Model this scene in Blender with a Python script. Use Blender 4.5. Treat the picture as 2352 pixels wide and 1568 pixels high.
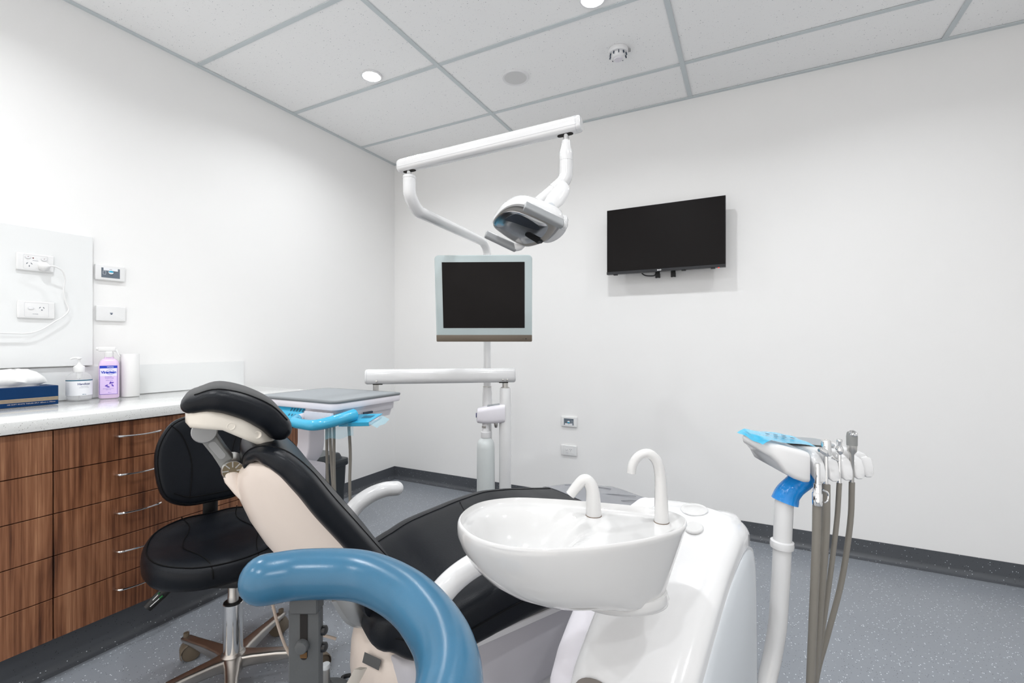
import bpy, bmesh, math, random
from mathutils import Matrix, Vector
random.seed(7)
for _o in list(bpy.data.objects):
    bpy.data.objects.remove(_o)
PI = math.pi
scene = bpy.context.scene
COL = scene.collection

# ------------------------------------------------------------------ camera, world, exposure
cam_data = bpy.data.cameras.new('camera')
cam_data.sensor_width = 36.0
cam_data.lens = 1063.0 / 2352.0 * 36.0
cam_data.shift_y = 4.0 / 2352.0
cam_data.clip_start = 0.02
cam = bpy.data.objects.new('camera', cam_data)
COL.objects.link(cam)
cam.location = (2.736, -3.100, 1.163)
cam.rotation_euler = (PI / 2, 0, math.radians(27.187))
scene.camera = cam
world = bpy.data.worlds.new('fill_daylight')
scene.world = world
world.use_nodes = True
world.node_tree.nodes['Background'].inputs[0].default_value = (1.0, 0.955, 0.91, 1)
world.node_tree.nodes['Background'].inputs[1].default_value = 1.5  # soft warm fill, let in by the added front opening
scene.view_settings.view_transform = 'Standard'
scene.view_settings.look = 'None'
scene.view_settings.gamma = 1.0
scene.view_settings.use_curve_mapping = False
scene.view_settings.exposure = 0.17
LAMP_W = 6.3          # each ceiling downlight
LAMP_SPREAD = math.radians(150)
LAMP_COL = (0.965, 0.985, 1.0)
DOWNLIGHTS = [(x, y) for y in (-1.10, -2.56, -4.0) for x in (0.80, 2.113, 3.43)]

# ------------------------------------------------------------------ materials
MATS = {}
def mat(name, col, rough=0.5, metal=0.0, coat=0.0, spec=0.5, bump=0.0, bscale=200.0, var=0.0, vscale=6.0,
        alpha=1.0, trans=0.0, ior=1.45, emit=None, estr=0.0, sheen=0.0):
    m = bpy.data.materials.new(name); MATS[name] = m
    m.use_nodes = True
    nt = m.node_tree; b = nt.nodes['Principled BSDF']
    b.inputs['Base Color'].default_value = (*col, 1)
    b.inputs['Roughness'].default_value = rough
    b.inputs['Metallic'].default_value = metal
    b.inputs['Coat Weight'].default_value = coat
    b.inputs['Coat Roughness'].default_value = 0.06
    b.inputs['Specular IOR Level'].default_value = spec
    b.inputs['Alpha'].default_value = alpha
    b.inputs['Transmission Weight'].default_value = trans
    b.inputs['IOR'].default_value = ior
    if emit:
        b.inputs['Emission Color'].default_value = (*emit, 1)
        b.inputs['Emission Strength'].default_value = estr
    tc = nt.nodes.new('ShaderNodeTexCoord')
    if var > 0:
        nz = nt.nodes.new('ShaderNodeTexNoise'); nz.inputs['Scale'].default_value = vscale
        nz.inputs['Detail'].default_value = 4
        nt.links.new(tc.outputs['Object'], nz.inputs['Vector'])
        rp = nt.nodes.new('ShaderNodeValToRGB')
        rp.color_ramp.elements[0].position = 0.3; rp.color_ramp.elements[1].position = 0.7
        rp.color_ramp.elements[0].color = (*[c * (1 - var) for c in col], 1)
        rp.color_ramp.elements[1].color = (*[min(1, c * (1 + var)) for c in col], 1)
        nt.links.new(nz.outputs['Fac'], rp.inputs['Fac'])
        nt.links.new(rp.outputs['Color'], b.inputs['Base Color'])
    if bump > 0:
        nb = nt.nodes.new('ShaderNodeTexNoise'); nb.inputs['Scale'].default_value = bscale
        nb.inputs['Detail'].default_value = 3
        nt.links.new(tc.outputs['Object'], nb.inputs['Vector'])
        bp = nt.nodes.new('ShaderNodeBump'); bp.inputs['Strength'].default_value = bump
        bp.inputs['Distance'].default_value = 0.002
        nt.links.new(nb.outputs['Fac'], bp.inputs['Height'])
        nt.links.new(bp.outputs['Normal'], b.inputs['Normal'])
    return m

def flecked(name, base, flakes, rough=0.35, scale=150.0, var=0.06, spec=0.5, dot=0.33):
    """base colour with randomly coloured small chips; flakes = [(threshold_lo, threshold_hi, colour)]"""
    m = mat(name, base, rough=rough, spec=spec); nt = m.node_tree; b = nt.nodes['Principled BSDF']
    geo = nt.nodes.new('ShaderNodeNewGeometry')
    nz = nt.nodes.new('ShaderNodeTexNoise'); nz.inputs['Scale'].default_value = 3.0
    nt.links.new(geo.outputs['Position'], nz.inputs['Vector'])
    rp = nt.nodes.new('ShaderNodeValToRGB')
    rp.color_ramp.elements[0].color = (*[c * (1 - var) for c in base], 1)
    rp.color_ramp.elements[1].color = (*[c * (1 + var) for c in base], 1)
    nt.links.new(nz.outputs['Fac'], rp.inputs['Fac'])
    cur = rp.outputs['Color']
    for k, (sc, thr, col) in enumerate(flakes):
        vo = nt.nodes.new('ShaderNodeTexVoronoi'); vo.inputs['Scale'].default_value = sc
        mp = nt.nodes.new('ShaderNodeMapping'); mp.inputs['Location'].default_value = (k * 3.1, k * 1.7, k * .9)
        mp.inputs['Rotation'].default_value = (0.3 * k, 0.2 * k, 0.5 * k)
        nt.links.new(geo.outputs['Position'], mp.inputs['Vector'])
        nt.links.new(mp.outputs['Vector'], vo.inputs['Vector'])
        sx = nt.nodes.new('ShaderNodeSeparateColor'); nt.links.new(vo.outputs['Color'], sx.inputs['Color'])
        gt = nt.nodes.new('ShaderNodeMath'); gt.operation = 'GREATER_THAN'; gt.inputs[1].default_value = thr
        nt.links.new(sx.outputs['Red'], gt.inputs[0])
        lt = nt.nodes.new('ShaderNodeMath'); lt.operation = 'LESS_THAN'; lt.inputs[1].default_value = dot
        nt.links.new(vo.outputs['Distance'], lt.inputs[0])
        mu = nt.nodes.new('ShaderNodeMath'); mu.operation = 'MULTIPLY'
        nt.links.new(gt.outputs[0], mu.inputs[0]); nt.links.new(lt.outputs[0], mu.inputs[1])
        mx = nt.nodes.new('ShaderNodeMix'); mx.data_type = 'RGBA'
        mx.inputs[7].default_value = (*col, 1)
        nt.links.new(mu.outputs[0], mx.inputs[0]); nt.links.new(cur, mx.inputs[6])
        cur = mx.outputs[2]
    nt.links.new(cur, b.inputs['Base Color'])
    return m

def wood(name):
    m = mat(name, (.15, .05, .02), rough=0.38); nt = m.node_tree; b = nt.nodes['Principled BSDF']
    geo = nt.nodes.new('ShaderNodeNewGeometry')
    def noise(sc, detail, dist=0.0, loc=(0, 0, 0)):
        mp = nt.nodes.new('ShaderNodeMapping'); mp.inputs['Scale'].default_value = sc
        mp.inputs['Location'].default_value = loc
        nt.links.new(geo.outputs['Position'], mp.inputs['Vector'])
        n = nt.nodes.new('ShaderNodeTexNoise'); n.inputs['Scale'].default_value = 1.0
        n.inputs['Detail'].default_value = detail; n.inputs['Distortion'].default_value = dist
        nt.links.new(mp.outputs['Vector'], n.inputs['Vector'])
        return n.outputs['Fac']
    broad = noise((3, 9, 1.5), 3, 1.6)
    fine = noise((20, 100, 2.0), 8, 0.7, (3, 1, 2))
    pores = noise((60, 420, 14), 2, 0.0, (1, 5, 2))
    sp_ = nt.nodes.new('ShaderNodeSeparateXYZ'); nt.links.new(geo.outputs['Position'], sp_.inputs[0])
    ml = nt.nodes.new('ShaderNodeMath'); ml.operation = 'MULTIPLY'; ml.inputs[1].default_value = 15.0; nt.links.new(sp_.outputs[1], ml.inputs[0])
    fo = nt.nodes.new('ShaderNodeMath'); fo.operation = 'FLOOR'; nt.links.new(ml.outputs[0], fo.inputs[0])
    wn_ = nt.nodes.new('ShaderNodeTexWhiteNoise'); wn_.noise_dimensions = '1D'; nt.links.new(fo.outputs[0], wn_.inputs['W'])
    strip = wn_.outputs['Value']
    def mad(a, k, c):
        n = nt.nodes.new('ShaderNodeMath'); n.operation = 'MULTIPLY_ADD'; n.inputs[1].default_value = k
        nt.links.new(a, n.inputs[0])
        if isinstance(c, float): n.inputs[2].default_value = c
        else: nt.links.new(c, n.inputs[2])
        return n.outputs[0]
    s = mad(broad, .95, mad(fine, 1.0, mad(pores, 0.25, mad(strip, .10, -0.64))))
    rp = nt.nodes.new('ShaderNodeValToRGB'); cr = rp.color_ramp
    cr.elements[0].position = 0.18; cr.elements[0].color = (.050, .018, .009, 1)
    cr.elements[1].position = 0.92; cr.elements[1].color = (.50, .27, .145, 1)
    for p, c in ((.36, (.135, .050, .023, 1)), (.52, (.225, .092, .044, 1)), (.70, (.32, .145, .074, 1))):
        e = cr.elements.new(p); e.color = c
    nt.links.new(s, rp.inputs['Fac']); nt.links.new(rp.outputs['Color'], b.inputs['Base Color'])
    return m

mat('wall_paint', (.905, .90, .893), rough=.55, bump=.08, bscale=350, var=.008, vscale=1.5)
mat('panel_white', (.84, .85, .85), rough=.08, coat=.5)
mat('ceiling_rail', (.60, .65, .67), rough=.45)
mat('void', (.02, .02, .02), rough=.9)
flecked('ceiling_tile', (.955, .955, .955), [(150, .80, (.66, .67, .68)), (90, .90, (.52, .53, .55))], rough=.9, spec=.0, dot=.20, var=.005)
flecked('floor_vinyl', (.25, .27, .30), [(150, .90, (.78, .82, .86)), (200, .90, (.06, .065, .07)), (105, .94, (.55, .59, .63))], rough=.30, dot=.28)
flecked('skirting_vinyl', (.082, .088, .099), [(150, .92, (.55, .58, .62)), (200, .90, (.02, .02, .022))], rough=.38, dot=.26)
flecked('stone', (.76, .77, .76), [(380, .66, (.50, .51, .50)), (300, .84, (.30, .30, .29)), (240, .80, (.88, .88, .88))], rough=.06, dot=.30, var=.03)
wood('walnut')
mat('cabinet_white', (.82, .82, .82), rough=.4)
mat('gap_black', (.01, .008, .007), rough=.8)
mat('leather', (.006, .0075, .0105), rough=.36, bump=.22, bscale=420, var=.08, vscale=9, spec=.22)
mat('leather_seam', (.003, .003, .0035), rough=.6, spec=.15)
mat('blue_vinyl', (.036, .132, .228), rough=.24, bump=.05, bscale=600, var=.06, vscale=12)
mat('white_gloss', (.735, .735, .74), rough=.16, coat=.35, var=.006)
mat('ceramic', (.665, .66, .655), rough=.09, coat=.6, var=.004)
mat('white_satin', (.80, .80, .81), rough=.35, var=.01)
mat('lilac_white', (.77, .75, .80), rough=.35, var=.01)
mat('lid_groove', (.55, .56, .58), rough=.4)
mat('frame_shaded', (.54, .53, .565), rough=.3, var=.02)  # whitish frame, its shade under the seat put into the base colour
mat('panel_grey', (.60, .63, .66), rough=.3)
mat('cream_shell', (.76, .665, .595), rough=.30, coat=.15, var=.015)
mat('cream_cap', (.80, .745, .66), rough=.28, coat=.15, var=.01)
mat('chrome', (.78, .78, .78), rough=.08, metal=1.0)
mat('satin_steel', (.55, .54, .52), rough=.32, metal=1.0, var=.06)
mat('aluminium', (.50, .47, .44), rough=.30, metal=1.0, bump=.04, var=.10, vscale=14)
mat('grey_plastic', (.36, .365, .37), rough=.42)
mat('grey_metal', (.24, .245, .24), rough=.45, bump=.1, bscale=500)
mat('brass_dull', (.22, .18, .12), rough=.4, metal=1.0)
mat('bracket_grey', (.085, .088, .090), rough=.45, bump=.06, bscale=300, spec=.4)
mat('recess_brown', (.17, .15, .135), rough=.4)
mat('rust', (.13, .065, .02), rough=.8, var=.3, vscale=60)
mat('black_plastic', (.012, .012, .013), rough=.42)
mat('caster_tan', (.145, .115, .082), rough=.5, var=.08, vscale=30)
mat('bin_black', (.020, .025, .030), rough=.38)
mat('bin_lid', (.075, .085, .09), rough=.35)
mat('screen', (.011, .0095, .0095), rough=.30, spec=.12)
mat('tv_bezel', (.018, .019, .023), rough=.25)
mat('monitor_frame', (.50, .58, .59), rough=.22, coat=.3)
mat('monitor_bronze', (.155, .125, .095), rough=.35)
mat('tray_mat', (.29, .315, .335), rough=.40)
mat('tray_rim', (.17, .185, .195), rough=.40)
mat('legrest_grey', (.235, .245, .27), rough=.22, coat=.2)
mat('hose', (.215, .20, .175), rough=.42)
mat('cable_beige', (.46, .38, .32), rough=.5)
mat('cable_white', (.82, .82, .82), rough=.4)
mat('film_blue', (.05, .50, .78), rough=.12, alpha=.80, spec=.6, bump=.35, bscale=70)
mat('film_deep', (.0, .25, .72), rough=.16, alpha=.93, spec=.6, bump=.6, bscale=90)
mat('film_clear', (.25, .70, .88), rough=.08, alpha=.30, spec=.7, bump=.3, bscale=60)
mat('film_key', (.012, .13, .22), rough=.3)
mat('tissue', (.86, .86, .85), rough=.9, bump=.2, bscale=90)
mat('tissue_blue', (.002, .030, .105), rough=.5, spec=.2, var=.06, vscale=20)
mat('gold', (.40, .31, .20), rough=.4)
mat('pale_print', (.55, .50, .50), rough=.5)
mat('clear_plastic', (.95, .96, .97), rough=.04, alpha=.22, spec=.7)
mat('label_white', (.84, .85, .88), rough=.4)
mat('label_teal', (.010, .11, .19), rough=.4)
mat('label_navy', (.012, .022, .16), rough=.4)
mat('label_grey', (.32, .34, .40), rough=.5)
mat('lilac_bottle', (.80, .62, .84), rough=.22, var=.05, vscale=14, alpha=.93)
mat('lilac_label', (.72, .56, .86), rough=.35)
mat('lilac_pale', (.80, .76, .92), rough=.35)
mat('blue_ink', (.008, .045, .50), rough=.4)
mat('purple_ink', (.11, .055, .48), rough=.4)
mat('paper_roll', (.84, .835, .83), rough=.85, bump=.15, bscale=150)
mat('plate_white', (.83, .83, .83), rough=.25)
mat('plate_line', (.62, .63, .65), rough=.4)
mat('slot_dark', (.03, .05, .08), rough=.6)
mat('pilot_red', (.14, .01, .012), rough=.3)
mat('panel_slate', (.135, .165, .20), rough=.4)
mat('cyan_button', (.0, .38, .62), rough=.3)
mat('led_red', (.8, .05, .03), rough=.4, emit=(1, .06, .04), estr=1.2)
mat('logo_white', (.85, .85, .85), rough=.4)
mat('sticker_green', (.01, .18, .04), rough=.4)
mat('frosted', (.74, .78, .78), rough=.32, alpha=.86)
mat('water_tint', (.62, .70, .71), rough=.2)
mat('lamp_lens', (.97, .97, .97), rough=.02, trans=1.0, ior=1.25)
mat('lamp_mirror', (.60, .60, .60), rough=.16, metal=1.0)
mat('lamp_dark', (.10, .115, .14), rough=.15, metal=.6)
mat('lamp_cup', (.62, .59, .55), rough=.25, metal=.3)
mat('lamp_handle', (.30, .31, .32), rough=.4)
mat('speaker_grille', (.68, .68, .68), rough=.6, bump=.3, bscale=900)
mat('lens_glow', (1, 1, 1), rough=.5, emit=LAMP_COL, estr=60.0)

# ------------------------------------------------------------------ mesh helpers
def catmull(P, n=6):
    P = [Vector(p) for p in P]
    if n <= 1 or len(P) < 3: return P
    out = []
    for i in range(len(P) - 1):
        p0 = P[i - 1] if i > 0 else P[0] * 2 - P[1]
        p1, p2 = P[i], P[i + 1]
        p3 = P[i + 2] if i + 2 < len(P) else P[-1] * 2 - P[-2]
        for k in range(n):
            t = k / n
            out.append(0.5 * ((2 * p1) + (p2 - p0) * t + (2 * p0 - 5 * p1 + 4 * p2 - p3) * t * t + (3 * p1 - p0 - 3 * p2 + p3) * t ** 3))
    out.append(P[-1]); return out
def smoothloop(P, n=5):
    P = [Vector(p) for p in P]; m = len(P); out = []
    for i in range(m):
        p0, p1, p2, p3 = P[i - 1], P[i], P[(i + 1) % m], P[(i + 2) % m]
        for k in range(n):
            t = k / n
            out.append(0.5 * ((2 * p1) + (p2 - p0) * t + (2 * p0 - 5 * p1 + 4 * p2 - p3) * t * t + (3 * p1 - p0 - 3 * p2 + p3) * t ** 3))
    return out
def loft(rings, cap0=True, cap1=True, closed=True):
    n = len(rings[0]); v = [tuple(p) for r in rings for p in r]; f = []
    for i in range(len(rings) - 1):
        for j in range(n if closed else n - 1):
            a = i * n + j; b = i * n + (j + 1) % n
            f.append((a, b, b + n, a + n))
    if cap0: f.append(tuple(range(n - 1, -1, -1)))
    if cap1: f.append(tuple(range((len(rings) - 1) * n, len(rings) * n)))
    return v, f
def join(*ms):
    V, F = [], []
    for v, f in ms:
        o = len(V); V += list(v); F += [tuple(i + o for i in q) for q in f]
    return V, F
def xf(m, M): return [tuple(M @ Vector(p)) for p in m[0]], m[1]
def mv(m, x=0, y=0, z=0): return [(p[0] + x, p[1] + y, p[2] + z) for p in m[0]], m[1]
def RX(a): return Matrix.Rotation(a, 4, 'X')
def RY(a): return Matrix.Rotation(a, 4, 'Y')
def RZ(a): return Matrix.Rotation(a, 4, 'Z')
def TR(x, y, z): return Matrix.Translation((x, y, z))
def box(x0, x1, y0, y1, z0, z1, bev=0.0, seg=2):
    if bev <= 0:
        v = [(x, y, z) for x in (x0, x1) for y in (y0, y1) for z in (z0, z1)]
        return v, [(0, 1, 3, 2), (4, 6, 7, 5), (0, 4, 5, 1), (2, 3, 7, 6), (0, 2, 6, 4), (1, 5, 7, 3)]
    bm = bmesh.new(); bmesh.ops.create_cube(bm, size=1)
    for v in bm.verts:
        v.co = ((x0 + x1) / 2 + v.co.x * (x1 - x0), (y0 + y1) / 2 + v.co.y * (y1 - y0), (z0 + z1) / 2 + v.co.z * (z1 - z0))
    bmesh.ops.bevel(bm, geom=list(bm.edges), offset=bev, segments=seg, profile=.5, affect='EDGES')
    return frombm(bm)
def frombm(bm):
    bm.verts.index_update(); v = [tuple(p.co) for p in bm.verts]; f = [tuple(q.index for q in p.verts) for p in bm.faces]
    bm.free(); return v, f
def rrect(w, h, r, n=5, cx=0, cy=0):
    out = []
    for sx, sy, a0 in ((1, 1, 0), (-1, 1, PI / 2), (-1, -1, PI), (1, -1, 1.5 * PI)):
        for k in range(n + 1):
            a = a0 + k / n * PI / 2
            out.append((cx + sx * (w / 2 - r) + r * math.cos(a), cy + sy * (h / 2 - r) + r * math.sin(a)))
    return out
def plate(outline, z0, z1, bev=0.0, seg=3):
    """closed 2-D outline extruded from z0 to z1 with rounded rims (outline convex enough to shrink to its centre)"""
    n = len(outline)
    def off(d):
        out = []
        for i in range(n):
            a = Vector(outline[i - 1]); b = Vector(outline[(i + 1) % n]); t = (b - a)
            nn = Vector((t.y, -t.x)); nn = nn.normalized() if nn.length > 0 else Vector((0, 0))
            out.append((outline[i][0] - nn.x * d, outline[i][1] - nn.y * d))
        return out
    if bev > 0:
        rings = []
        for k in range(seg + 1):
            a = k / seg * PI / 2        # bottom rim: from inset at z0 to full at z0+bev
            rings.append([(x, y, z0 + bev * (1 - math.cos(a))) for x, y in off(bev * (1 - math.sin(a)))])
        for k in range(seg + 1):
            a = k / seg * PI / 2
            rings.append([(x, y, z1 - bev * (1 - math.sin(a))) for x, y in off(bev * (1 - math.cos(a)))])
    else:
        rings = [[(x, y, z) for x, y in outline] for z in (z0, z1)]
    return loft(rings)
def tube(P, r, seg=12, sub=5, cap=True, flat=1.0, up=None):
    pts = catmull(P, sub)
    n = len(pts)
    if isinstance(r, (list, tuple)):
        m = len(r); rr = []
        for i in range(n):
            t = i / (n - 1) * (m - 1); k = min(int(t), m - 2); rr.append(r[k] + (r[k + 1] - r[k]) * (t - k))
    else: rr = [r] * n
    T = []
    for i in range(n):
        t = pts[min(i + 1, n - 1)] - pts[max(i - 1, 0)]; T.append(t.normalized())
    ref = Vector(up) if up else (Vector((0, 0, 1)) if abs(T[0].z) < .9 else Vector((1, 0, 0)))
    nrm = (ref - T[0] * ref.dot(T[0])).normalized(); rings = []
    for i in range(n):
        nrm = (nrm - T[i] * nrm.dot(T[i])).normalized(); b = T[i].cross(nrm)
        rings.append([pts[i] + (nrm * math.cos(a) * rr[i] + b * math.sin(a) * rr[i] * flat) for a in [2 * PI * k / seg for k in range(seg)]])
    return loft(rings, cap, cap)
def roundtube(P, r, seg=16, sub=6, flat=1.0, up=None):
    """tube with domed ends"""
    pts = catmull(P, sub); n = len(pts)
    T = [(pts[min(i + 1, n - 1)] - pts[max(i - 1, 0)]).normalized() for i in range(n)]
    ref = Vector(up) if up else (Vector((0, 0, 1)) if abs(T[0].z) < .9 else Vector((1, 0, 0)))
    nrm = (ref - T[0] * ref.dot(T[0])).normalized(); rings = []
    rf = r if callable(r) else (lambda t: r)
    def ring(c, nn, b, s): return [c + (nn * math.cos(a) + b * math.sin(a) * flat) * s for a in [2 * PI * k / seg for k in range(seg)]]
    frames = []
    for i in range(n):
        nrm = (nrm - T[i] * nrm.dot(T[i])).normalized(); frames.append((pts[i], nrm.copy(), T[i].cross(nrm), T[i], rf(i / (n - 1))))
    c, nn, b, t, s = frames[0]
    for k in range(6):
        a = (k + .4) / 6.4 * PI / 2; rings.append(ring(c - t * s * math.cos(a), nn, b, s * math.sin(a)))
    for c, nn, b, t, s in frames: rings.append(ring(c, nn, b, s))
    for k in range(5, -1, -1):
        a = (k + .4) / 6.4 * PI / 2; rings.append(ring(c + t * s * math.cos(a), nn, b, s * math.sin(a)))
    return loft(rings)
def lathe(prof, seg=24, cap0=True, cap1=True, sx=1.0, sy=1.0):
    return loft([[(r * math.cos(a) * sx, r * math.sin(a) * sy, z) for a in [2 * PI * k / seg for k in range(seg)]] for r, z in prof], cap0, cap1)
def dome(outline, prof):
    """rings of a closed 2-D outline scaled about its centre: prof = [(scale, z)]"""
    n = len(outline); cx = sum(p[0] for p in outline) / n; cy = sum(p[1] for p in outline) / n
    return loft([[(cx + (p[0] - cx) * s, cy + (p[1] - cy) * s, z) for p in outline] for s, z in prof])
def pillow(path, side, widths, heights, n=3.2, seg=28, sub=5, end=(0.03, 0.03), nref=(0, 0, 1)):
    """soft bar along path; returns mesh and the list of rings (without the rounded ends)"""
    pts = catmull(path, sub); m = len(pts); side = Vector(side).normalized()
    def interp(L, i):
        t = i / (m - 1) * (len(L) - 1); k = min(int(t), len(L) - 2)
        a = t - k; a = a * a * (3 - 2 * a) * .5 + a * .5
        return L[k] + (L[k + 1] - L[k]) * a
    def ring(c, T, w, h):
        nn = T.cross(side).normalized()
        if nn.dot(Vector(nref)) < 0: nn = -nn
        out = []
        for k in range(seg):
            a = 2 * PI * k / seg; ca, sa = math.cos(a), math.sin(a)
            out.append(c + side * (w / 2 * math.copysign(abs(ca) ** (2 / n), ca)) + nn * (h / 2 * math.copysign(abs(sa) ** (2 / n), sa)))
        return out
    T = [(pts[min(i + 1, m - 1)] - pts[max(i - 1, 0)]).normalized() for i in range(m)]
    core = [ring(pts[i], T[i], interp(widths, i), interp(heights, i)) for i in range(m)]
    def endrings(c, t, w, h, e):
        out = []
        for k in range(5):
            a = (k + .35) / 5.35 * PI / 2
            out.append(ring(c + t * e * math.cos(a), T0, max(.01, w - 2 * e * (1 - math.sin(a))), h * (.22 + .78 * math.sin(a))))
        return out
    T0 = T[0]; r0 = endrings(pts[0], -T[0], interp(widths, 0), interp(heights, 0), end[0])
    T0 = T[-1]; r1 = endrings(pts[-1], T[-1], interp(widths, m - 1), interp(heights, m - 1), end[1])
    return loft(r0 + core + r1[::-1]), core

def obj(name, m, material, parent=None, smooth=40, mtx=None):
    me = bpy.data.meshes.new(name)
    me.from_pydata([tuple(p) for p in m[0]], [], m[1]); me.update()
    bm = bmesh.new(); bm.from_mesh(me)
    bmesh.ops.recalc_face_normals(bm, faces=bm.faces); bm.to_mesh(me); bm.free()
    me.materials.append(MATS[material])
    if smooth:
        me.shade_smooth(); me.set_sharp_from_angle(angle=math.radians(smooth))
    o = bpy.data.objects.new(name, me); COL.objects.link(o)
    if parent: o.parent = parent
    if mtx is not None: o.matrix_local = mtx
    return o
def thing(name, label, cat, loc=(0, 0, 0), rz=0.0, group=None, mtx=None):
    o = bpy.data.objects.new(name, None); COL.objects.link(o)
    o.empty_display_size = .05
    o.location = loc; o.rotation_euler = (0, 0, rz)
    if mtx is not None: o.matrix_world = mtx
    return tag(o, label, cat, group)
def tag(o, label, cat=None, group=None):
    o['label'] = label
    if cat: o['category'] = cat
    if group: o['group'] = group
    return o
def struct(o, label=None):
    o['kind'] = 'structure'
    if label: o['label'] = label
    return o
def plabel(o, s): o['label'] = s; return o
def copy_tree(o, parent=None):
    c = o.copy(); COL.objects.link(c); c.parent = parent
    for ch in list(o.children): copy_tree(ch, c)
    return c
def text(name, s, size, material, parent, mtx, align='CENTER', bold=0.0, bend=None, xscale=1.0):
    cu = bpy.data.curves.new('lettering', 'FONT'); cu.body = s; cu.size = size; cu.align_x = align; cu.align_y = 'CENTER'
    cu.offset = bold; cu.resolution_u = 3
    t = bpy.data.objects.new('lettering', cu); COL.objects.link(t)
    bpy.context.view_layer.update()
    me = bpy.data.meshes.new_from_object(t.evaluated_get(bpy.context.evaluated_depsgraph_get()))
    bpy.data.objects.remove(t); bpy.data.curves.remove(cu)
    me.name = name
    for v in me.vertices: v.co.x *= xscale
    if bend:
        R = bend
        for v in me.vertices:
            a = v.co.x / R; v.co = (R * math.sin(a), v.co.y, R * math.cos(a) - R)
    me.materials.clear(); me.materials.append(MATS[material])
    o = bpy.data.objects.new(name, me); COL.objects.link(o); o.parent = parent
    o.matrix_local = mtx
    return o
def frame_mtx(o, x, y):
    """matrix with local x and y along the given directions"""
    x = Vector(x).normalized(); y = Vector(y); y = (y - x * x.dot(y)).normalized(); z = x.cross(y)
    M = Matrix((x, y, z)).transposed().to_4x4(); M.translation = Vector(o); return M

# ------------------------------------------------------------------ the room
RX1, RY0, RH = 4.55, -4.45, 2.70
fl = struct(obj('floor', box(0, RX1, RY0, 0, -.05, 0), 'floor_vinyl', smooth=0), 'grey flecked vinyl floor')
w_l = struct(obj('wall_left', box(-.1, 0, RY0 - .1, .1, -.05, 2.85), 'wall_paint', smooth=0), 'white painted wall above the drawers')
w_b = struct(obj('wall_back', box(0, RX1, 0, .1, -.05, 2.85), 'wall_paint', smooth=0), 'white painted wall with the television')
w_r = struct(obj('wall_right', box(RX1, RX1 + .1, RY0 - .1, .1, -.05, 2.85), 'wall_paint', smooth=0), 'white painted wall on the right, out of view')
WX0, WX1, WZ0, WZ1 = .25, 4.3, .10, 2.05  # opening added in the unseen wall so fill light reaches the ceiling
w_f = struct(obj('wall_front', join(box(0, WX0, RY0 - .1, RY0, -.05, 2.85), box(WX1, RX1, RY0 - .1, RY0, -.05, 2.85), box(WX0, WX1, RY0 - .1, RY0, -.05, WZ0), box(WX0, WX1, RY0 - .1, RY0, WZ1, 2.85)), 'wall_paint', smooth=0), 'white painted wall behind the camera')
wn = struct(obj('fill_opening', join(box(WX0, WX0 + .05, RY0 - .07, RY0 - .02, WZ0, WZ1), box(WX1 - .05, WX1, RY0 - .07, RY0 - .02, WZ0, WZ1), box(WX0, WX1, RY0 - .07, RY0 - .02, WZ0, WZ0 + .05), box(WX0, WX1, RY0 - .07, RY0 - .02, WZ1 - .05, WZ1), box(2.25, 2.30, RY0 - .07, RY0 - .02, WZ0, WZ1)), 'white_satin', smooth=0), 'wide unseen glazed front added behind the camera for soft fill light')
pt = bpy.data.lights.new('fill_portal', 'AREA'); pt.shape = 'RECTANGLE'; pt.size = WX1 - WX0; pt.size_y = WZ1 - WZ0; pt.cycles.is_portal = True  # guides the world fill through the added opening
po = bpy.data.objects.new('fill_portal', pt); COL.objects.link(po); po.parent = wn; po.location = ((WX0 + WX1) / 2, RY0 - .11, (WZ0 + WZ1) / 2); po.rotation_euler = (PI / 2, 0, 0)
cl = struct(obj('ceiling', box(0, RX1, RY0, 0, 2.76, 2.85), 'void', smooth=0), 'suspended ceiling of white mineral tiles in a pale grey grid')
XG = [0, 1.197, 2.405, 3.612, RX1]
YG = [0, -.402, -1.008, -1.614, -2.22, -2.826, -3.432, -4.038, RY0]
meshcache = {}
for i in range(len(XG) - 1):
    for j in range(len(YG) - 1):
        x0, x1, y1, y0 = XG[i], XG[i + 1], YG[j], YG[j + 1]
        key = (round(x1 - x0, 3), round(y1 - y0, 3))
        g = .005
        if key not in meshcache:
            o = obj('ceiling_tile', box(g, x1 - x0 - g, g, y1 - y0 - g, 0, .015), 'ceiling_tile', cl, smooth=0); meshcache[key] = o.data
        else:
            o = bpy.data.objects.new('ceiling_tile', meshcache[key]); COL.objects.link(o); o.parent = cl
        o.location = (x0, y0, RH + .004 + random.uniform(0, .0015))
for x in XG[1:-1]:
    obj('grid_rail', box(x - .012, x + .012, RY0 + .024, -.024, RH - .001, RH + .003), 'ceiling_rail', cl, smooth=0)
for y in YG[1:-1]:
    obj('grid_rail', box(.024, RX1 - .024, y - .012, y + .012, RH, RH + .0035), 'ceiling_rail', cl, smooth=0)
for nm, b, lb in (('trim_1', box(0, .024, RY0, 0, RH - .002, RH + .003), 'thin grey ceiling angle along the left wall'),
                  ('trim_2', box(.024, RX1, -.024, 0, RH - .002, RH + .003), 'thin grey ceiling angle along the television wall'),
                  ('trim_3', box(RX1 - .024, RX1, RY0, -.024, RH - .002, RH + .003), 'thin ceiling angle along the right wall'),
                  ('trim_4', box(.024, RX1 - .024, RY0, RY0 + .024, RH - .002, RH + .003), 'thin ceiling angle behind the camera')):
    struct(obj(nm, b, 'ceiling_rail', smooth=0), lb)
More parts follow.
